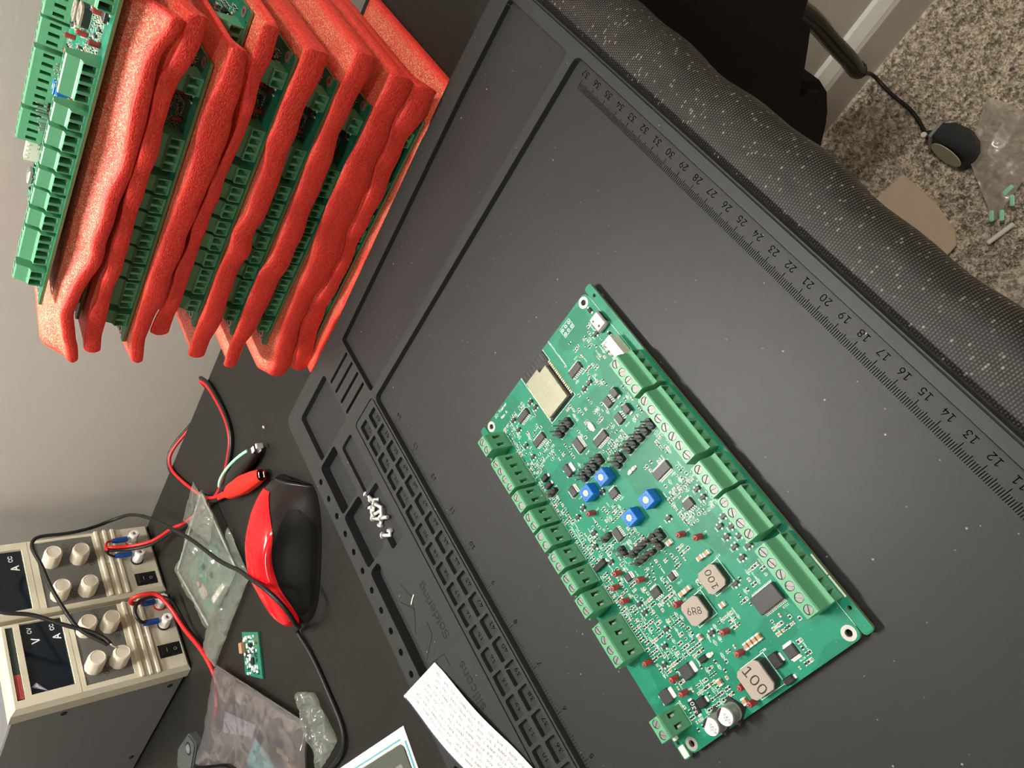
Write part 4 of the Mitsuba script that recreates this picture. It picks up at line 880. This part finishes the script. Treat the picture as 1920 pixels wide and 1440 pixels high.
obj('spade_terminal', ring_lug(56.6, 2.45, 42.0, 1.5), 'spade_blue', ld, smooth=30, label='blue sleeved spade terminal'); obj('spade_terminal', ring_lug(54.75, 2.45, 42.0, 1.6), 'spade_blue', ld, smooth=30, label='blue sleeved spade terminal')
obj('wire_end', cat([tube([(56.6, 42, 3.9), (56.4, 41.8, 4.5), (55.6, 41.4, 4.85), (55.1, 41.25, 4.8)], 0.12, 8, 16)]), 'wire_red', ld, smooth=True)
obj('wire_end', cat([tube([(54.75, 42, 4.0), (54.8, 41.8, 4.5), (55.1, 41.45, 4.9), (55.3, 41.3, 4.7)], 0.12, 8, 16)]), 'wire_black', ld, smooth=True)
def clip(p0, p1, w, h, m, opening):
    """alligator clip: insulating sleeve from the wire end p0 to the jaw p1, two jaws"""
    p0, p1 = np.array(p0, float), np.array(p1, float); d = p1 - p0; L = np.linalg.norm(d); d /= L
    s = np.cross([0, 0, 1.0], d); s /= np.linalg.norm(s); u = np.cross(d, s)
    R = np.stack([d, s, u], 1)
    def sl(k):
        def fn(a, b):
            x = a * L; r = np.interp(a, [0, .16, .3, .62, .85, 1.0], [.17, .24, .62, .80, .66, .46]); t = b * 2 * np.pi
            y = r * w * np.sign(np.cos(t)) * np.abs(np.cos(t)) ** .7; z = r * h * np.sign(np.sin(t)) * np.abs(np.sin(t)) ** .7
            return np.stack([x, y, z], -1)
        return grid(24, 25, fn)
    return mv(sl(0), p0, R=R), R, p0, L
cs_, R_, p_, L_ = clip((48.75, 24.4, 0.2), (46.7, 16.3, 0.35), 1.0, 0.75, None, 0)
kb = obj('black_clip', cs_, 'clip_black', ld, smooth=True, label='black sleeved alligator clip')
jaw = [mv(rbox((L_ * .92, 0, z), (2.0, 0.5, 0.10), 0.03), p_, R=R_) for z in (-0.30, 0.26)] + [mv(rbox((L_ + 0.7, 0, -0.28), (0.28, 0.42, 0.6), 0.04), p_, R=R_)]
obj('jaw', cat(jaw), 'white_metal', kb)
obj('strip', mv(tube([(.6, .2, .35), (1.6, .50, .52), (3.2, .66, .56), (5.2, .62, .52), (7.6, .3, .40)], 0.14, 8, 24), p_, R=R_), 'green_glint', kb, smooth=True)
cs_, R_, p_, L_ = clip((48.35, 24.9, 0.4), (44.5, 16.9, 0.45), 1.05, 0.85, None, 0)
kr = obj('red_clip', cs_, 'clip_red', ld, smooth=True, label='red sleeved alligator clip')
obj('jaw', cat([mv(rbox((L_ * .95, 0, z), (1.2, 0.5, 0.10), 0.03), p_, R=R_) for z in (-0.22, 0.2)]), 'steel', kr)
l2 = thing('test_lead', 'short red and black lead from the nearer power supply to the silver bag', 'test lead')
obj('red_wire', tube([(49.0, 41.9, 2.6), (48.75, 41.2, 4.1), (48.7, 40.3, 4.0), (48.6, 39.9, 3.2), (48.4, 39.9, 2.2), (47.5, 40.0, 1.5), (46.2, 40.1, 1.0), (44.0, 39.8, 0.6), (41.5, 38.66, 0.35), (38.9, 37.9, 0.15), (37.1, 37.92, 0.1), (35.9, 38.8, 0.1), (35.0, 40.2, 0.0)], 0.21, 12, 90), 'wire_red', l2, smooth=True, label='red insulated wire')
obj('black_wire', tube([(46.75, 41.9, 3.0), (46.8, 41.5, 3.7), (47.8, 41.3, 3.9), (48.6, 41.2, 3.4), (48.7, 40.9, 2.4), (48.0, 40.5, 1.0), (46.5, 40.3, 0.5), (44.0, 40.15, 0.1), (41.4, 39.0, -0.15), (38.8, 38.3, -0.15), (37.0, 38.4, -0.2), (35.8, 39.4, -0.2)], 0.17, 10, 90), 'wire_black', l2, smooth=True, label='black insulated wire')
obj('spade_terminal', ring_lug(48.75, 1.6, 42.0, 1.3), 'spade_blue', l2, smooth=30, label='blue sleeved spade terminal'); obj('spade_terminal', ring_lug(46.6, 1.75, 42.0, 1.5), 'spade_blue', l2, smooth=30, label='blue sleeved spade terminal')
ck = thing('cable', 'thin black cable with a bare tip hanging in front of the nearer power supply', 'cable')
obj('jacket', tube([(60.0, 42.0, 26.0), (54.0, 40.6, 18.5), (49.67, 40.0, 14.86), (48.82, 40.0, 12.72), (47.35, 40.0, 10.63), (45.94, 40.0, 8.46), (44.3, 40.0, 7.1)], 0.19, 10, 60), 'rubber_black', ck, smooth=True)
obj('tip', tube([(44.3, 40.0, 7.1), (44.0, 40.0, 6.85), (43.75, 40.0, 6.55)], [0.12, 0.10, 0.07], 10), 'steel', ck, smooth=True)

# ---------------------------------------------------------------- computer mouse with its cable
MP, MA, MB = np.array([38.2, 11.6]), np.array([-0.65, 0.76]), np.array([0.76, 0.65])
def m2w(s, t, z): return np.stack([MP[0] + s * MA[0] + t * MB[0], MP[1] + s * MA[1] + t * MB[1], z], -1)
KT = np.array([0.00, 0.06, 0.12, 0.19, 0.26, 0.34, 0.42, 0.52, 0.62, 0.72, 0.82, 0.90, 0.96, 1.0])
SEC_T = np.array([0.00, 0.06, 0.28, 0.50, 0.62, 0.90, 1.50, 2.50, 3.70, 4.90, 5.80, 6.35, 6.65, 6.70])
SEC_Z = np.array([0.00, 0.18, 0.40, 0.62, 0.80, 0.93, 1.00, 1.02, 0.98, 0.88, 0.70, 0.46, 0.20, 0.00])
SEC_TF = np.array([0.00, 0.25, 0.75, 1.30, 1.75, 2.25, 2.80, 3.40, 4.10, 4.90, 5.70, 6.30, 6.62, 6.70])
SEC_ZF = np.array([0.00, 0.26, 0.46, 0.62, 0.74, 0.86, 0.95, 1.00, 0.98, 0.90, 0.72, 0.46, 0.20, 0.00])
from scipy.interpolate import PchipInterpolator as Pch
_H = Pch([-0.7, -0.45, 0.0, 0.8, 2.5, 4.5, 6.5, 8.2, 9.6, 10.3, 10.7], [0.2, 0.8, 1.5, 2.3, 3.2, 3.55, 3.3, 2.5, 1.7, 1.2, 0.6])
_W = Pch([-0.7, -0.45, 0.2, 2.0, 5.0, 8.0, 9.6, 10.3, 10.7], [0.55, 0.68, 0.86, 0.99, 1.04, 0.98, 0.80, 0.60, 0.35])
_S = Pch([-0.7, 2, 5, 8, 10.7], [0.9, 0.1, -0.05, -0.1, 0.0])
_c = [Pch(KT, a) for a in (SEC_T, SEC_Z, SEC_TF, SEC_ZF)]
def mouse_pt(s, k):
    """s along the mouse in cm, k across from the user's side (0) to the far side (1)"""
    fr = np.clip((3.2 - s) / 3.0, 0, 1); fr = fr * fr * (3 - 2 * fr)
    tt = _c[0](k) * (1 - fr) + _c[2](k) * fr; zz = _c[1](k) * (1 - fr) + _c[3](k) * fr
    wa = 0.60 * np.exp(-((s - 4.8) / 2.0) ** 2) * np.exp(-((k - 0.24) / 0.13) ** 2)      # waist on the thumb side
    return m2w(s, 3.35 + (tt - 3.35) * _W(s) + _S(s) * 0.6 + wa, -0.4 + 0.03 + zz * (_H(s) + 0.4))
def mouse_grid(s0, s1, k0, k1, ns, nk, off=0.0):
    sm_ = lambda a: a
    return grid(ns, nk, lambda a, b: mouse_pt(s0 + (s1 - s0) * a, k0(a) + (k1(a) - k0(a)) * b if callable(k0) else k0 + (k1 - k0) * b) + [0, 0, off])
mo = thing('computer_mouse', 'glossy red and black computer mouse beside the soldering mat', 'computer mouse')
def smooth_mesh(m, it=6): return toM(m)
bodyg = mouse_grid(-0.45, 10.7, 0.0, 1.0, 60, 48)
v, f = bodyg; nk_ = 48; e0 = [list(range(0, nk_)), list(range(59 * nk_, 60 * nk_))]
V = [v]; F = [f]; base = len(v)
for j, idx in enumerate(e0):
    c = v[idx].mean(0); c[2] = v[idx][:, 2].min() + 0.4 * np.ptp(v[idx][:, 2]); V.append(c[None]); 
    for i in range(nk_ - 1): F.append([[idx[i], idx[i + 1], base + j] if j else [idx[i + 1], idx[i], base + j]])
obj('body', smooth_mesh((np.vstack(V), np.vstack(F)), 8), 'mouse_black', mo, smooth=True)
sv, sf = smooth_mesh(mouse_grid(0.35, 10.45, Pch([0, .08, .3, .55, .75, .9, 1], [.52, .42, .31, .27, .22, .15, .12]), Pch([0, .06, .2, .8, 1], [.76, .88, .95, .95, .9]), 60, 24), 4)
def offset_shell(v, f, d):
    t = trimesh.Trimesh(v, f, process=False); n = np.array(t.vertex_normals); n *= np.sign(n[:, 2].mean()); return v + n * d
ns_, nk2 = 60, 24
topv = offset_shell(sv, sf, 0.09)
obj('red_shell', slab(ns_, nk2, lambda a, b: topv.reshape(ns_, nk2, 3), lambda a, b: sv.reshape(ns_, nk2, 3)), 'mouse_red', mo, smooth=40, label='glossy red shell')
gv, gf = smooth_mesh(mouse_grid(1.2, 9.3, Pch([0, .2, .8, 1], [.12, .03, .03, .1]), Pch([0, .15, .35, .6, .85, 1], [.20, .27, .29, .27, .22, .16]), 50, 18), 3)
tg = trimesh.Trimesh(gv, gf, process=False); gn = np.array(tg.vertex_normals); gn *= np.sign((gn @ np.r_[-MB, 0.2]).mean())
gr = gv + gn * (0.05 + 0.02 * (np.sin(np.linspace(0, 1, 18)[None, :].repeat(50, 0).ravel() * 50) > 0.3))[:, None]
obj('side_grip', slab(50, 18, lambda a, b: gr.reshape(50, 18, 3), lambda a, b: gv.reshape(50, 18, 3)), 'mouse_grip', mo, smooth=40, label='ribbed black side grip')
mc = [(44.3, 40.05, 7.3), (45.94, 40.0, 8.9), (46.94, 40.0, 9.5), (48.85, 40.0, 10.1), (51.51, 40.0, 10.75), (54.05, 40.0, 11.14), (56.0, 40.0, 11.5), (56.85, 40.0, 11.0), (57.0, 40.1, 9.0), (57.38, 40.3, 6.25), (58.0, 40.4, 4.3), (57.6, 39.2, 3.2), (56.3, 37.34, 2.9), (54.1, 35.0, 2.6), (49.9, 31.2, 2.4), (46.1, 28.0, 2.3), (42.0, 25.0, 2.2), (39.0, 21.8, 2.6), (36.8, 19.2, 3.4), (34.6, 17.2, 3.65), (33.0, 16.7, 3.2), (32.0, 17.2, 2.5), (31.8, 18.5, 1.6), (32.3, 20.2, 0.5),
      (32.6, 21.6, 0.0), (31.44, 21.52, -0.15), (28.98, 21.17, -0.2), (26.42, 21.04, -0.2), (24.14, 21.1, -0.15), (23.3, 21.8, -0.1), (23.0, 22.9, -0.1), (23.0, 24.6, -0.1), (23.8, 27.0, -0.1)]
obj('mouse_cable', tube(mc, 0.17, 10, 260), 'rubber_black', mo, smooth=True, label='thin black cable')

# ---------------------------------------------------------------- bags and small things on the back of the desk
def sheet(poly_pts, z, amp, seed, n=46, thick=0.0, freq=0.55, puff=0.0, base=None):
    """a crumpled film over a quadrilateral (four corners), as a single sheet or a pillow"""
    c = np.array(poly_pts, float)
    def fn(sign):
        def g(a, b):
            x = (1 - a)[..., None] * ((1 - b)[..., None] * c[0] + b[..., None] * c[3]) + a[..., None] * ((1 - b)[..., None] * c[1] + b[..., None] * c[2])
            e = np.clip(np.minimum(np.minimum(a, 1 - a), np.minimum(b, 1 - b)) * 5, 0, 1); e = np.sqrt(1 - (1 - e) ** 2)
            nz = meshkit.fbm(np.stack([x[..., 0] * freq, x[..., 1] * freq, x[..., 0] * 0 + seed + 3 * sign], -1), 3) - 0.5
            rd = 1 - 2 * np.abs(meshkit.noise(np.stack([x[..., 0] * freq * 0.9, x[..., 1] * freq * 0.9, x[..., 0] * 0 + seed + 11], -1)) - 0.5)
            zz = z + sign * puff * e + amp * (nz * 1.2 + 0.7 * (rd - 0.5)) * (0.35 + 0.65 * e) * (1 if sign > 0 else 0.3)
            return np.concatenate([x, (np.maximum(zz, -0.39 + 0.02 * (sign > 0)) if z > -5 else zz)[..., None]], -1)
        return g
    return slab(n, n, fn(1), fn(-1)) if puff else grid(n, n, fn(1))
def strip_edge(a, b, w, z):
    a, b = np.array(a, float), np.array(b, float); d = (b - a) / np.linalg.norm(b - a); s = np.array([-d[1], d[0]]) * w; P = [a - s, b - s, b + s, a + s]
    return prism(Polygon(P), z, z + 0.05)
# clear bags with a board inside, in front of the power supplies
cb = thing('clear_bag', 'clear plastic bag holding a pale green board in front of the power supplies', 'plastic bag')
obj('film', sheet([(51.0, 27.0), (41.4, 25.9), (41.0, 34.8), (49.0, 37.4)], 0.60, 0.6, 3, n=90, puff=0.55, freq=0.8), 'milky_film', cb, smooth=True)
obj('flap', sheet([(51.8, 26.6), (46.9, 25.2), (45.2, 27.6), (50.6, 31.0)], 1.25, 0.6, 5, n=60, freq=0.9), 'milky_film', cb, smooth=True)
pbb = thing('bagged_board', 'small green board with a white connector inside the clear plastic bag', 'circuit board')
def quad_prism(c, z0, z1): return prism(Polygon(c), z0, z1)
obj('substrate', quad_prism([(46.6, 28.6), (41.6, 27.9), (42.4, 34.9), (48.6, 36.6)], -0.15, 0.05), 'green_board', pbb)
obj('connector', quad_prism([(42.3, 29.3), (41.75, 29.0), (42.0, 32.1), (42.6, 32.4)], 0.05, 0.6), 'connector_white', pbb, label='white connector')
cap = [rbox((x, y, 0.05), (0.5, 0.4, 0.25), 0.04) for x, y in ((45.6, 30.2), (44.6, 31.6), (46.2, 32.6), (43.9, 33.6), (45.6, 34.6), (44.3, 29.4))]
obj('component', cat(cap[:3]), 'part_black', pbb, kind='stuff'); obj('component', cat(cap[3:]), 'ceramic_tan', pbb, kind='stuff')
obj('heat_sink', quad_prism([(44.9, 33.6), (43.6, 33.2), (43.8, 34.6), (45.2, 35.0)], 0.05, 0.3), 'ferrite', pbb)
cb2 = thing('clear_bag', 'narrow clear plastic bag lying under the larger bag next to the red mouse', 'plastic bag')
obj('film', sheet([(45.6, 25.6), (40.2, 25.2), (38.3, 37.2), (40.6, 38.4)], 0.15, 0.5, 8, n=80, puff=0.3, freq=0.9), 'milky_film', cb2, smooth=True)
for a_, b_2 in (((50.6, 27.1), (41.6, 26.0)), ((41.2, 34.5), (48.8, 37.1)), ((50.8, 27.2), (49.0, 37.0))): obj('sealed_edge', strip_edge(a_, b_2, 0.12, 0.62), 'edge_highlight', cb)  # pale strips along the seals paint the bag's edge highlights
# small green board
sb_ = thing('small_board', 'small bare green circuit board between the clear bags and the silver bag', 'circuit board')
c4_ = [(37.9, 30.6), (36.3, 27.9), (33.0, 29.9), (34.9, 32.6)]
obj('substrate', quad_prism(c4_, -0.36, -0.2), 'green_board', sb_)
d1 = np.array([-3.3, 2.0]) / 3.86; d2 = np.array([1.6, 2.7]) / 3.14; o_ = np.array([36.3, 27.9])
def sbp(a, b): q = o_ + d1 * a + d2 * b; return q[0], q[1]
an = math.atan2(d1[1], d1[0])
obj('chip', cat([mv(rbox((0, 0, 0), (0.55, 0.4, 0.16), 0.03), (*sbp(a, b), -0.2), an) for a, b in ((1.2, 1.6), (2.4, 1.4), (1.9, 2.3))]), 'part_black', sb_, kind='stuff')
q5 = np.random.default_rng(9)
obj('component', cat([mv(rbox((0, 0, 0), (q5.uniform(.14, .4), q5.uniform(.1, .24), q5.uniform(.06, .2)), 0.02), (*sbp(q5.uniform(.3, 3.5), q5.uniform(.5, 2.7)), -0.2), an + (i % 2) * 1.57) for i in range(46)]), 'white_metal', sb_, kind='stuff')
obj('resistor', cat([mv(rbox((0, 0, 0), (.2, .12, .08), 0.02), (*sbp(q5.uniform(.3, 3.5), q5.uniform(.5, 2.7)), -0.2), an + (i % 2) * 1.57) for i in range(40)]), 'ferrite_dark', sb_, kind='stuff')
obj('connector', cat([mv(rbox((0, 0, 0), (0.9, 0.5, 0.4), 0.05), (*sbp(1.3, 3.0), -0.2), an)]), 'ceramic_tan', sb_)
obj('pad', cat([mv(bx(-.05, .05, -.25, .25, 0, .01), (*sbp(0.3 + .16 * i, 0.35), -0.2), an) for i in range(6)]), 'gold', sb_, kind='stuff')
# antistatic bag and what shows through it
ab = thing('antistatic_bag', 'shiny silver antistatic bag lying in front of the grey power supply case', 'plastic bag')
obj('film', sheet([(37.8, 36.0), (26.4, 24.4), (20.8, 31.0), (32.8, 47.2)], 0.50, 0.75, 21, n=140, puff=0.6, freq=0.36), 'antistatic_film', ab, smooth=True)
obj('sealed_edge', strip_edge((37.7, 36.2), (26.6, 24.9), 0.35, 0.45), 'antistatic_film', ab)
bd = thing('bagged_board', 'dark blue board with gold pin rows seen through the silver bag', 'circuit board')
obj('substrate', quad_prism([(30.4, 33.8), (26.4, 28.2), (22.6, 31.0), (26.8, 37.0)], -0.1, 0.1), 'psu_window', bd)
for (x, y) in ((26.7, 29.7), (26.0, 29.2), (25.0, 28.9)):
    obj('pin_row', cat([mv(rbox((0.28 * i, 0, 0), (0.14, 0.5, 0.35), 0.03), (x, y, 0.1), 0.9) for i in range(4)]), 'gold', bd, label='gold pins', kind='stuff')
obj('flap', quad_prism([(29.8, 33.8), (26.6, 32.3), (28.2, 37.2), (29.2, 36.8)], 0.12, 0.18), 'line_cyan', bd, label='teal flap')
gl = thing('grey_card', 'pale grey card showing through the silver bag', 'card'); obj('sheet', quad_prism([(34.4, 38.2), (30.6, 33.2), (30.2, 34.6), (33.2, 39.8)], 0.0, 0.06), 'grey_label', gl)
cw = thing('coiled_cord', 'glossy black cord coiled at the mouth of the silver bag', 'cord')
obj('cord', tube([(32.6, 44.5, 1.4), (31.6, 42.3, 1.75), (30.2, 38.9, 1.75), (28.6, 36.0, 1.7), (26.5, 35.5, 1.5), (25.2, 37.5, 1.4), (26.6, 41.0, 1.4), (29.5, 44.6, 1.4)], 0.22, 10, 80), 'glossy_black', cw, smooth=True)
cr = thing('crinkled_bag', 'narrow crinkled clear bag between the silver bag and the mouse cable', 'plastic bag')
obj('film', sheet([(29.0, 24.2), (27.9, 22.2), (23.7, 21.5), (23.2, 25.3)], 0.35, 0.7, 33, n=60, puff=0.35, freq=1.1), 'milky_film', cr, smooth=True)
# white bordered pouch
wp = thing('pouch', 'clear pouch with a white border and a thin blue line', 'pouch')
c0 = np.array([(21.1, 14.25), (22.6, 24.5), (13.5, 25.8), (12.4, 15.6)])
pq = Polygon(c0); inner = Polygon([(19.9, 15.6), (21.0, 23.0), (14, 24), (13.2, 16.6)]).buffer(0.5)
obj('border', prism(pq.difference(inner), -0.37, -0.33), 'paper_white', wp, label='white border'); obj('window', sheet([(20.4, 15.1), (21.6, 23.5), (13.6, 24.5), (12.9, 16.2)], -0.3, 0.12, 41, n=40), 'milky_film', wp, smooth=True)
obj('line', cat([strip_edge((20.3, 14.7), (12.6, 15.9), 0.07, -0.328), strip_edge((20.6, 15.2), (21.9, 23.8), 0.05, -0.328)]), 'line_cyan', wp, label='thin blue line')
obj('content', prism(Polygon([(19.4, 16.2), (20.4, 22.6), (14.5, 23.4), (13.8, 17.0)]), -0.38, -0.34), 'grey_rim', wp)
# small remote beside the silver bag
rm = thing('remote', 'small dark grey remote with a round button beside the silver bag', 'remote')
rp = Polygon([(36.1, 47.2), (35.2, 46.6), (34.0, 49.2), (35.4, 51.2), (36.2, 50.2)]).buffer(0.55)
obj('body', cat([prism(rp, -0.4, 0.25), prism(rp.buffer(-0.15), 0.25, 0.4)]), 'remote_grey', rm)
b_ = obj('button', cat([cyl((35.45, 47.7, 0.4), 0.42, 0.10, 24, cham=0.04)]), 'psu_case', rm); obj('ring', prism(Point(35.45, 47.7).buffer(0.62).difference(Point(35.45, 47.7).buffer(0.5)), 0.4, 0.43), 'part_black', rm)
# crumb
obj('solder_crumb', mv((trimesh.creation.icosphere(2, 0.14).vertices * [1, 0.8, 0.8], trimesh.creation.icosphere(2, 0.14).faces), (47.98, 14.95, -0.29)), 'white_plastic', smooth=True, label='tiny pale crumb on the desk beyond the black clip', cat_='crumb')

# ---------------------------------------------------------------- on the mat: loose screws, a wire offcut, a white ribbon cable
scm = cat([mv(cyl((0, 0, 0), 0.125, 0.66, 12), (0, 0, 0)), lathe([(0, .62), (.23, .62), (.23, .72), (.16, .80), (0, .80)], 16)])
pr('screw_silver', (0.66, 0.66, 0.62), 0.35, 0.5, metallic=0.35)
SC = shape(scm, 'screw_silver', 30); SCR = shape(bx(-.13, .13, -.03, .03, .79, .805), 'part_black')
spots = [(33.75, 6.15, 0.2, 10), (33.35, 6.0, 0.9, 25), (33.0, 6.45, 2.2, 5), (32.72, 5.75, 0.5, 8), (32.95, 6.75, -0.4, 12), (32.55, 6.4, 1.4, 30), (32.15, 5.7, 2.6, 5), (32.35, 6.75, 0.8, 6), (31.85, 6.35, 2.1, 4), (31.7, 5.75, 1.0, 8), (30.85, 6.6, 0.9, 10), (30.6, 6.2, -0.9, 4)]
for i, (x, y, a, tl) in enumerate(spots):
    z = 0.02 if i % 3 else 0.20
    M = T().translate([x, y, z]).rotate([0, 0, 1], math.degrees(a)).rotate([0, 1, 0], 90 - tl).translate([0, 0, -0.38])
    if i < 10: k = put('machine_screw', SC, None, M, label='small silver machine screw in the tangled heap in the mat compartment', cat_='screw', group='heap of loose screws in the mat compartment')
    else: k = put('machine_screw', SC, None, M, label='small silver machine screw of the two lying apart from the heap', cat_='screw', group='two screws apart from the heap')
obj('wire_offcut', tube([(26.15, 6.3, ZF + .04), (26.02, 6.62, ZF + .06), (25.87, 6.97, ZF + .04)], 0.04, 8), 'white_metal', label='short silver wire offcut on the mat above the lettering', cat_='wire')
fc = thing('ribbon_cable', 'flat white ribbon cable printed with small dark text, across the mat edge', 'cable')
fa, fb = np.array([22.05, 7.35]), np.array([22.12, 11.7]); fdir = np.array([-0.916, -0.401])
def ffc(a0, a1, z0=0.42, th=0.03):
    def g(sgn):
        def q(a, b):
            s = a0 + (a1 - a0) * a; p = (fa + (fb - fa) * b[..., None]) + fdir * s[..., None]
            zz = z0 + 0.25 * np.sin(np.clip(s / 9, 0, 1) * 3.14) ** 2 + np.clip(s - 7.2, 0, 9) * 0.05 + sgn * th / 2
            return np.concatenate([p, zz[..., None]], -1)
        return q
    return slab(40, 8, g(1), g(-1))
obj('strip', ffc(0.55, 13.0), 'paper_white', fc, smooth=40); obj('stiffener', ffc(0.0, 0.6, 0.43, 0.05), 'stiffener', fc, label='grey stiffened end')
obj('edge_line', cat([mv(tube([tuple(fb + fdir * s) + (0.46 + 0.25 * math.sin(min(1, s / 9) * 3.14) ** 2 + max(0, s - 7.2) * .05,) for s in np.linspace(0.2, 13, 30)], 0.03, 6), (0, -0.06, 0))]), 'ink_blue', fc)
ta_ = math.atan2(fdir[1], fdir[0]); words = ['AWM', '20624', '80C', '60V', 'VW-1']
wm = {w_: label_mesh(w_, 0.19, 0.004) for w_ in words}
pm_ = []
pr_ = np.array([-fdir[1], fdir[0]])          # across the strip
for r_ in range(-9, 10):
    for c_ in range(14):
        s = 0.85 + c_ * 0.86 + (r_ % 3) * 0.3 + r_ * 0.55 * 0.0; wv = words[(c_ + 2 * r_) % 5]
        # row position measured across, along the sheared end
        b0 = 0.12 + 0.082 * (r_ + 9) * 0.62
        if r_ % 2 or b0 > 0.93: continue
        p0 = fa + (fb - fa) * (1 - b0) + fdir * s
        zz = 0.44 + 0.25 * math.sin(min(1, s / 9) * 3.14) ** 2 + max(0, s - 7.2) * .05
        if s > 12: continue
        tv, tf = mv(wm[wv], (p0[0], p0[1], 0), ta_)
        bs = np.linalg.solve(np.stack([fb - fa, fdir], 1), (tv[:, :2] - fa).T)      # each glyph follows the curved strip
        tv[:, 2] += 0.42 + 0.016 + 0.25 * np.sin(np.clip(bs[1] / 9, 0, 1) * 3.14) ** 2 + np.clip(bs[1] - 7.2, 0, 9) * .05
        pm_.append((tv, tf))
obj('printed_text', cat(pm_), 'ink_blue', fc, label='rows of small dark printed text', kind='stuff')

# ---------------------------------------------------------------- beyond the front edge: dark bag, sleeve, cord, puck, things on the carpet
sil = [(-44.54, -27.38), (-31.45, -36.47), (-31.27, -38.83), (-28.99, -41.47), (-26.9, -43.74), (-27.45, -43.92), (-28.27, -45.74), (-27.72, -48.47), (-26.08, -51.47), (-22.99, -54.83), (-21.36, -56.92), (-15.45, -59.2), (-10.0, -51.92), (-10.0, -4.66), (-29.99, -4.66), (-44.54, -15.56)]
def cloth_bag():
    pg = Polygon(sil).buffer(-0.4).buffer(0.4); cs = m3.CrossSection([np.array(shp_orient(pg, 1.0).exterior.coords)[:-1]])
    a = m3.Manifold.extrude(cs, 3.0); s2 = shp_orient(pg.buffer(-0.8), 1.0)
    s2 = max(getattr(s2, 'geoms', [s2]), key=lambda g: g.area)
    b = m3.Manifold.extrude(m3.CrossSection([np.array(shp_orient(s2, 1.0).exterior.coords)[:-1]]), 4.6).translate((0, 0, -0.8))
    m = (a + b).transform(np.array([[0, 0, 1, 53.0], [1, 0, 0, 0], [0, 1, 0, 0]], float)); return m
obj('cloth_bag', cloth_bag(), 'black_cloth', label='black cloth bag hanging below the front corner of the desk', cat_='bag')
tb_ = thing('sleeved_cable', 'thick glossy black sleeved cable with a thin cord leading to the puck', 'cable')
obj('sleeve', tube([(60.6, -37, -32), (60.2, -33.4, -41.0), (60.0, -32.3, -44.4), (60.0, -32.24, -48.7), (60.0, -31.7, -55.2), (60.0, -31.3, -60.5), (60.1, -31.0, -63.0), (60.2, -31.1, -64.2)], [1.0] * 60, 14, 60), 'glossy_black', tb_, smooth=True)
obj('ferrule', tube([(60.2, -31.05, -63.2), (60.2, -31.15, -64.6)], [1.05, 0.75], 14), 'glossy_black', tb_, smooth=True)
obj('cord', tube([(60.2, -31.1, -64.4), (61.2, -31.3, -68), (62.3, -31.6, -72.6), (59.1, -31.1, -73.4), (55.85, -30.9, -73.4), (53.0, -30.1, -73.2), (52.0, -29.8, -72.6), (51.3, -29.7, -71.9)], 0.24, 8, 70), 'rubber_black', tb_, smooth=True)
pk = thing('puck', 'small black puck with a pale oval face lying on the carpet', 'puck')
def puck():
    ax = np.array([-0.93, -0.33, 0.10]); R = axis_R(ax)
    return R
arcb = [(50.6, -31.6), (49.2, -32.5), (47.6, -32.75), (46.2, -32.3), (45.2, -31.4)]
pkp = [(x, y, -70.6) for x, y in arcb] + [(x, y - 0.1, -73.5) for x, y in arcb] + [(50.4, -30.0, -70.6), (45.3, -30.3, -71.0), (50.2, -28.6, -73.5), (45.6, -28.9, -73.5), (44.9, -30.0, -73.5)]
obj('body', m3.Manifold.hull_points(np.array(pkp)), 'puck_black', pk, smooth=40)
obj('rim', hull([(x + o, y, z) for o in (0, 0.35) for x, y, z in ((50.4, -31.8, -70.4), (50.4, -31.8, -73.5), (50.3, -29.8, -70.4), (50.2, -28.4, -73.5))]), 'grey_rim', pk, label='grey rim')
el = Polygon([(2.2 * math.cos(a), 1.3 * math.sin(a)) for a in np.linspace(0, 6.28, 40)[:-1]])
fn_ = np.array([-0.03, 0.87, 0.48]); fn_ /= np.linalg.norm(fn_); fx = np.array([1.0, 0.06, 0]); fx -= fn_ * (fx @ fn_); fx /= np.linalg.norm(fx); fy = np.cross(fn_, fx)
obj('face', mv(prism(el, 0, 0.12), (48.0, -29.25, -72.15), R=np.stack([fx, fy, fn_], 1)), 'puck_face', pk, label='pale oval face')
obj('plug', cyl((51.3, -29.9, -73.2), 0.55, 1.5, 20, cham=0.3), 'puck_black', pk); obj('stud', cyl((51.6, -29.6, -71.9), 0.32, 0.5, 16), 'white_plastic', pk)
obj('cardboard_sheet', cat([prism(Polygon([(50.8, -24.8), (45.0, -24.4), (41.0, -23.4), (39.6, -22.2), (39.4, -18.0), (51.8, -15.0)]).buffer(-.3).buffer(.3), -73.4, -73.0)]), 'cardboard', label='tan cardboard sheet on the carpet, partly hidden by the desk edge', cat_='cardboard')
pl_ = thing('plastic_sheet', 'clear plastic sheet with green glinting edges at the right edge of the photo', 'plastic sheet')
obj('film', sheet([(46.1, -30.4), (49.4, -36.5), (40.5, -38.0), (38.4, -26.6)], -72.6, 0.3, 51, n=50), 'haze_film', pl_, smooth=True)
gp = []
for (x, y) in ((39.0, -26.9), (38.2, -27.6), (38.6, -29.4), (38.2, -31.2), (39.8, -30.0)): gp.append(mv(rbox((0, 0, 0), (1.3, 0.5, 0.35), 0.12), (x, y, -72.7), rng.uniform(0, 3)))
obj('clip', cat(gp), 'green_glint', pl_, label='green glinting edge pieces', kind='stuff')
obj('plastic_stick', mv(rbox((0, 0, 0), (3.3, 0.55, 0.35), 0.12), (37.0, -26.0, -73.4), math.atan2(-2.7, -0.4)), 'white_plastic', label='short white stick on the carpet at the right edge', cat_='stick')
